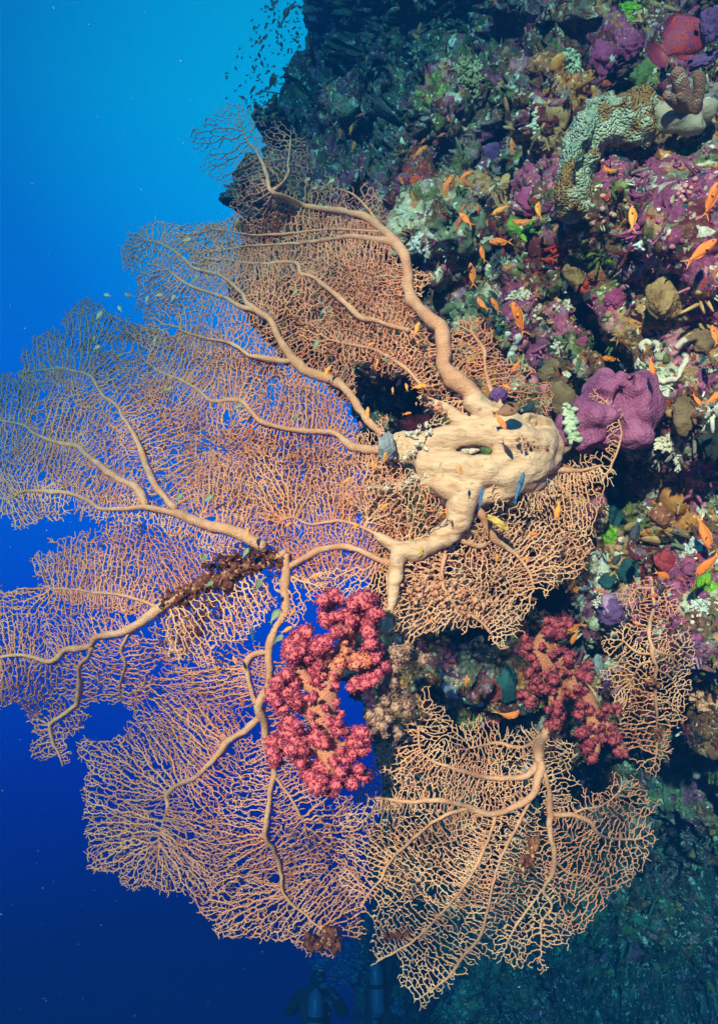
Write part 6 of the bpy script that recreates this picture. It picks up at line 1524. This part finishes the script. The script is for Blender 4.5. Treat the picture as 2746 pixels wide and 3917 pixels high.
fish('grp', 2592, 160, 262, 36, 'red blue-spotted grouper resting above the finger coral in the top right corner', d=surf(2590, 170, 8) - .42, yaw=14)
fish('brn', 1932, 1571, 104, 18, 'brown wrasse hovering over the upper edge of the fan trunk', d=2.36, yaw=10)
fish('wrs', 1838, 1905, 82, 80, 'short blue wrasse upright below the trunk', d=2.33, yaw=10)
fish('wrs', 1985, 1865, 118, 73, 'longer blue green wrasse with stripes right of the short blue one', d=2.33, yaw=0)
fish('wrs', 966, 2427, 70, 92, 'turquoise wrasse by the lower stem left of the soft coral', d=2.4, yaw=10)
fish('wrs', 628, 1842, 46, 85, 'small blue wrasse in the lattice near the left fork', d=2.6, yaw=10)
fish('dam', 2432, 2025, 92, 252, 'black damselfish with a white tail over amber growth at right', d=2.62, yaw=8, bend=0)
fish('dam', 2362, 2135, 60, 235, 'small dark damselfish with white tail above the round teal sponge', d=2.75)
fish('dam', 2160, 1098, 46, 95, 'blue black damselfish upright beside the leafy tan sponge', d=2.7, yaw=5)
fish('dam', 2085, 1255, 40, 150, 'dark damselfish left of the beige branching coral', d=2.8)
fish('dam', 2380, 1405, 34, 130, 'tiny damselfish over the top of the purple sponge', d=2.5)
fish('dam', 2195, 1365, 34, 200, 'small damselfish with white tail by the dark crevice', d=2.75)
fish('dam', 1865, 772, 32, 60, 'tiny pale-tailed damselfish near the head-up dull anthias', d=3.0)
fish('dam', 2525, 2265, 44, 80, 'dark damselfish beside the white crust, right of the small sea fan top', d=2.45)
C_ = [(643, 1489, 34, 20, 2.75, 'silver green chromis over the lattice of the upper left branch'), (910, 1555, 40, 30, 2.6, 'silver chromis on the long thin branch at left centre'), (683, 1906, 46, 50, 2.55, 'green chromis above the left stem, left of two'),
      (795, 1909, 50, 40, 2.5, 'green chromis above the left stem, right of two'), (779, 2138, 46, 45, 2.42, 'dark green chromis at the left of the encrusted branch'), (938, 2117, 44, 60, 2.4, 'grey green chromis on the encrusted branch, middle'),
      (988, 2241, 56, 60, 2.34, 'pale green chromis right below the encrusted branch'), (1050, 2359, 62, 55, 2.3, 'largest silver chromis against the dark stem'), (1064, 2446, 50, 40, 2.33, 'dull chromis left of the big soft coral'),
      (606, 1129, 36, 10, 3.1, 'pale chromis among the upper left twigs, left of a pair'), (661, 1142, 34, 70, 3.1, 'pale chromis among the upper left twigs, right of a pair'), (562, 1148, 34, 80, 3.3, 'dim chromis left of the pale pair'),
      (748, 1070, 34, 60, 2.95, 'pale chromis above the pale pair'), (711, 918, 44, 20, 3.1, 'slim pale chromis at the top rim of the upper left fan'), (413, 1129, 32, 160, 3.4, 'dark chromis in open water, left of two above the left fan'),
      (497, 1129, 32, 170, 3.4, 'dark chromis in open water, right of two above the left fan'), (460, 1182, 30, 120, 3.3, 'dark chromis at the tip of the domed left lattice'), (379, 1207, 44, 70, 3.5, 'dark upright chromis inside the domed left lattice'),
      (1175, 688, 30, 50, 2.9, 'pale green chromis over the top of the fan, left of three'), (1266, 693, 36, 40, 2.85, 'pale green chromis over the top of the fan, right of three'), (1202, 720, 28, 30, 2.85, 'pale green chromis over the top of the fan, lowest of three'),
      (1207, 1324, 44, 70, 2.6, 'silver green chromis left of the amber anthias in the upper lattice'), (1128, 1110 + 10, 32, 60, 2.6, 'pale chromis beside the crooked middle branch'), (1130, 1600, 34, 60, 2.55, 'dark blue chromis by the branch left of the hollow'),
      (370, 1330, 32, 40, 3.2, 'silver green chromis at the top of the long left branch'), (360, 1300, 28, 70, 3.2, 'small pale chromis just above the silver green one at far left'), (590, 1305, 26, 60, 3.0, 'small pale chromis right of the long left branch top'),
      (1478, 1378, 28, 150, 2.45, 'tiny teal chromis over the dead branch'), (905, 850, 28, 60, 3.2, 'dark chromis on the rim of the upper left fan'), (800, 2235, 40, 30, 2.42, 'green chromis half hidden in rust crust')]
for x, y, L, a, d, lb in C_:
    fish('chr', x, y, L, a, lb, d, group='small green chromis among the fan twigs', full=False)

# the shoal in the light beside the wall: alike silhouettes
rs = np.random.default_rng(12); pts = []
poly = [(860, 380), (850, 290), (880, 230), (930, 120), (960, 60), (1030, -20), (1150, -20), (1160, 130), (1210, 240), (1150, 270), (1100, 320), (1040, 390), (960, 420)]
while len(pts) < 230:
    x, y = rs.uniform(850, 1220), rs.uniform(-15, 420)
    if not inside(poly, np.array([x]), np.array([y]))[0]: continue
    if rs.random() > .25 + .75 * smooth01((x - 900) / 180.): continue
    pts.append((x, y, rs.choice([15, 18, 22, 27], p=[.35, .35, .2, .1])))
SL = 'tiny dark fish silhouetted in the shoal beside the upper reef outline'
SG = 'dark fish shoaling in the blue by the upper reef'
me_ = None
def silhouette(x, y, L, a, d, label, group):
    global me_
    if me_ is None:
        G = fish_parts(CHR_H, ANT_W, .13, .18, .6, .05, 0)
        V = [G['body'][0], G['tail_fin'][0], G['dorsal_fin'][0]]; fs = []; n = 0
        for g in ('body', 'tail_fin', 'dorsal_fin'):
            for f_ in G[g][1]: fs.append(np.asarray(f_) + n)
            n += len(G[g][0])
        o = mesh_obj('dark_fish', np.vstack(V), fs, mdk); me_ = o.data; bpy.data.objects.remove(o)
    o = bpy.data.objects.new('dark_fish', me_); SC.collection.objects.link(o)
    ar = math.radians(a); fwd = Vector((math.cos(ar), 0, math.sin(ar))); up = Vector((-math.sin(ar), 0, math.cos(ar)))
    if up.z < 0: up = -up
    R = Matrix((fwd, up.cross(fwd), up)).transposed().to_4x4()
    o.matrix_world = Matrix.Translation(Vector(P(x, y, d))) @ R @ Matrix.Rotation(random.uniform(-.6, .6), 4, 'Z') @ Matrix.Scale(L * .98 * d / F, 4)
    tag(o, label, 'fish', group)
for x, y, L in pts: silhouette(x, y, L, rs.choice([55, 70, 40, 120, 200, 100, 20]) + rs.normal(0, 14), rs.uniform(4.6, 6.6), SL, SG)
for x, y, L, a, lb in ((1040, 315, 66, 52, 'largest dark fish below the shoal, just above the fan top, heading down left'), (1092, 58, 62, 62, 'large dark fish near the frame top in the thick of the shoal'), (1112, 30, 44, 40, 'dark round fish right above the large one at the frame top'),
                       (1178, 240, 38, 45, 'mid sized dark fish by the notch of the reef outline'), (1045, 20, 40, 75, 'dark fish at the left of the shoal top'), (990, 358, 32, 15, 'dark fish on the left end of the thin dead twig'),
                       (925, 372, 34, -25, 'lowest left dark fish of the shoal, heading down right'), (965, 345, 30, 40, 'dark fish rising right above the lowest left one')):
    silhouette(x, y, L, a, 5.0, lb, SG)
q = resample([(1000, 350, 2.2), (1030, 352, 2.2), (1060, 356, 2.4), (1082, 358, 2.6), (1086, 340, 2.4), (1110, 330, 2.6), (1125, 322, 3)], 5)
V, Q, T = tube_mesh(P(q[:, 0], q[:, 1], np.full(len(q), 5.4)), q[:, 2] * 5.4 / F, 6, .2, 1)
tag(mesh_obj('dead_twig', V, [Q, T], M['black_growth']), 'thin crooked dead coral twig sticking out from the upper reef outline', 'coral twig')

for x, y, L, lb in ((2600, 3478, 34, 'dull red anthias in the dark lower reef, right of a fainter one'), (2412, 3474, 26, 'faint red anthias in the dark lower reef'), (2738, 3448, 30, 'faint red anthias at the dark lower right edge'),
                    (2208, 3655, 26, 'tiny amber anthias deep in the dark lower reef'), (2680, 3034, 24, 'faint red anthias over green algae at lower right')):
    fish('rust' if 'amber' not in lb else 'yel', x, y, L, 175, lb, None, 0, off=.3, group='dim anthias over the dark lower reef', full=False)

# ------------------------------------------------------------------ divers far below, their tanks and rising bubbles
suit = organic('wetsuit', (.012, .014, .02), (.02, .024, .03), scale=10, rough=.7, bump=.1)
tankm = organic('tank_hazed_blue', (.05, .10, .22), (.07, .13, .26), scale=6, rough=.4, bump=.05)  # tank colour darkened and blued to imitate deep-water haze
bandm = organic('tank_band', (.01, .01, .012), (.015, .015, .02), scale=6, rough=.6, bump=.1)
def diver(x, y, d, s, label, tlabel, lean):
    """seen from behind and above, hanging upright in the water"""
    J = {'pelvis': (0, 0, 0), 'waist': (0, .0, .18), 'chest': (0, .02, .40), 'neck': (0, .0, .56), 'head': (0, -.02, .70), 'crown': (0, -.02, .80),
         'ls': (-.19, .0, .50), 'le': (-.34, .10, .30), 'lw': (-.26, .34, .26), 'lh': (-.24, .42, .27), 'rs': (.19, .0, .50), 're': (.34, .10, .30), 'rw': (.26, .34, .26), 'rh': (.24, .42, .27),
         'lhp': (-.10, 0, -.04), 'lk': (-.14, .06, -.46), 'la': (-.13, -.24, -.80), 'lf': (-.13, -.34, -1.0), 'rhp': (.10, 0, -.04), 'rk': (.15, .12, -.44), 'ra': (.16, -.12, -.84), 'rf': (.17, -.20, -1.06)}
    rad = dict(pelvis=.15, waist=.14, chest=.17, neck=.07, head=.105, crown=.085, ls=.085, le=.055, lw=.04, lh=.035, rs=.085, re=.055, rw=.04, rh=.035, lhp=.11, lk=.07, la=.045, lf=.04, rhp=.11, rk=.07, ra=.045, rf=.04)
    Ed = [('pelvis', 'waist'), ('waist', 'chest'), ('chest', 'neck'), ('neck', 'head'), ('head', 'crown'), ('chest', 'ls'), ('ls', 'le'), ('le', 'lw'), ('lw', 'lh'), ('chest', 'rs'), ('rs', 're'), ('re', 'rw'), ('rw', 'rh'),
          ('pelvis', 'lhp'), ('lhp', 'lk'), ('lk', 'la'), ('la', 'lf'), ('pelvis', 'rhp'), ('rhp', 'rk'), ('rk', 'ra'), ('ra', 'rf')]
    ks = list(J)
    me = bpy.data.meshes.new('body'); me.from_pydata([J[k_] for k_ in ks], [(ks.index(a), ks.index(b_)) for a, b_ in Ed], []); me.update()
    o = bpy.data.objects.new('body', me); SC.collection.objects.link(o)
    sk = o.modifiers.new('skin', 'SKIN'); o.modifiers.new('sub', 'SUBSURF').levels = 2
    for i, k_ in enumerate(ks):
        me.skin_vertices[0].data[i].radius = (rad[k_], rad[k_] * (.8 if k_ in ('chest', 'waist', 'pelvis') else 1))
    me.skin_vertices[0].data[0].use_root = True
    dg = bpy.context.evaluated_depsgraph_get(); dg.update()
    m2 = bpy.data.meshes.new_from_object(o.evaluated_get(dg)); bpy.data.objects.remove(o)
    m2.materials.clear(); m2.materials.append(suit)
    root = empty('person', (0, 0, 0)); tag(root, label, 'diver', 'divers far below the fans')
    link_mesh('body', m2, root)
    for sx in (-1, 1):
        f_ = np.array([(-.05, 0, 0), (.05, 0, 0), (.10, .05, -.42), (-.10, .05, -.42), (-.05, .02, 0), (.05, .02, 0), (.10, .065, -.42), (-.10, .065, -.42)]) + np.array([.13 * sx, -.3, -.98])
        mesh_obj('swim_fin', f_, np.array([(0, 1, 2, 3), (7, 6, 5, 4), (0, 4, 5, 1), (1, 5, 6, 2), (2, 6, 7, 3), (3, 7, 4, 0)]), bandm, root, smooth=False)
    mw = Matrix.Translation(Vector(P(x, y, d))) @ Matrix.Rotation(lean, 4, 'Y') @ Matrix.Rotation(-.35, 4, 'X') @ Matrix.Translation((0, .25, -.32)) @ Matrix.Scale(s, 4)
    root.matrix_world = mw
    tr = empty('scuba_tank', (0, 0, 0)); tr.matrix_world = mw; tag(tr, tlabel, 'scuba tank', 'scuba tanks on the divers backs')
    z = np.array([.02, .04, .10, .2, .3, .4, .50, .56, .60, .62]); r = np.array([.07, .085, .09, .09, .09, .09, .088, .07, .04, .03])
    V, Q, T = tube_mesh(np.c_[np.zeros(10), np.full(10, -.27), z], r, 20); mesh_obj('cylinder', V, [Q, T], tankm, tr)
    V, Q, T = tube_mesh(np.array([(0, -.27, .30), (0, -.27, .31), (0, -.27, .34), (0, -.27, .35)]), np.array([.093, .098, .098, .093]), 20, cap=False); mesh_obj('tank_band', V, [Q], bandm, tr)
    V, Q, T = tube_mesh(np.array([(0, -.27, .61), (0, -.27, .66), (.03, -.27, .68)]), np.array([.028, .022, .02]), 10); mesh_obj('valve', V, [Q, T], bandm, tr)
diver(1207, 3890, 8.6, .95, 'dark suited diver far below at the bottom left of the bubbles', 'pale banded tank of the diver cut by the bottom edge', .03)
diver(1440, 3755, 8.8, .85, 'dark suited diver far below beside the reef foot, right of the bubbles', 'pale banded tank of the diver nearer the reef', -.05)
bm_, bnt, bb_ = mat_new('bubble_skin'); bb_.inputs['Base Color'].default_value = (.06, .16, .36, 1); bb_.inputs['Roughness'].default_value = .15; bb_.inputs['Alpha'].default_value = .55  # blue light of the deep water painted into the bubble colour
bb = Bag(); rs = np.random.default_rng(3)
for i in range(900):
    cx, cy, s1, s2 = [(1300, 3660, 50, 60), (1350, 3720, 45, 60), (1260, 3780, 40, 70), (1225, 3690, 16, 14), (1365, 3665, 18, 14), (1515, 3860, 16, 12), (1435, 3890, 14, 12), (1250, 3822, 12, 8)][rs.choice(8, p=[.25, .22, .2, .08, .07, .08, .05, .05])]
    d = rs.uniform(8.6, 9.2); x, y = cx + rs.normal(0, s1 * .7), cy + rs.normal(0, s2 * .7); r = rs.exponential(.008) + .004
    U, Fx = ico(1); bb.add(U * np.array([r * 1.3, r, r * .8]) + P(x, y, d), T=Fx)
tag(bb.build('air_bubbles', bm_), 'cloud of air bubbles rising from the divers', 'bubbles', kind='stuff')

# specks drifting in the water
sb = Bag(); rs = np.random.default_rng(4); tet = np.array([(1, 1, 1), (1, -1, -1), (-1, 1, -1), (-1, -1, 1)]) * .6; tf = np.array([(0, 1, 2), (0, 3, 1), (0, 2, 3), (1, 3, 2)])
sm_ = organic('marine_snow', (.5, .55, .5), (.7, .7, .65), scale=5, rough=.9, bump=0)
for i in range(800):
    x, y, d = rs.uniform(-50, 2800), rs.uniform(-50, 3960), rs.uniform(.9, 2.3); r = .00034 * (1 + rs.exponential(.6)) * d / 1.5
    sb.add(tet * r * rs.uniform(.6, 1.4, 3) + P(x, y, d), T=tf)
tag(sb.build('marine_snow', sm_), 'tiny pale specks drifting in the water', 'specks', kind='stuff')
# ------------------------------------------------------------------ the water itself
hx0, hx1, hy0, hy1, hz0, hz1 = -7.5, 6.5, -0.9, 14.0, -13.0, 9.4
hv = np.array([(x, y, z) for x in (hx0, hx1) for y in (hy0, hy1) for z in (hz0, hz1)])
hf = np.array([(0, 1, 3, 2), (4, 6, 7, 5), (0, 4, 5, 1), (2, 3, 7, 6), (0, 2, 6, 4), (1, 5, 7, 3)])
hm = bpy.data.materials.new('sea_water_haze'); hm.use_nodes = True
hn = hm.node_tree; hn.nodes.clear()
ho = hn.nodes.new('ShaderNodeOutputMaterial'); pv = hn.nodes.new('ShaderNodeVolumePrincipled')
pv.inputs['Density'].default_value = 0.36
pv.inputs['Color'].default_value = (0.001, 0.015, 0.042, 1)
pv.inputs['Absorption Color'].default_value = (0.03, 0.40, 0.58, 1)
hn.links.new(pv.outputs[0], ho.inputs['Volume'])
haze = mesh_obj('haze', hv, hf, hm, smooth=False)
tag(haze, kind='stuff')
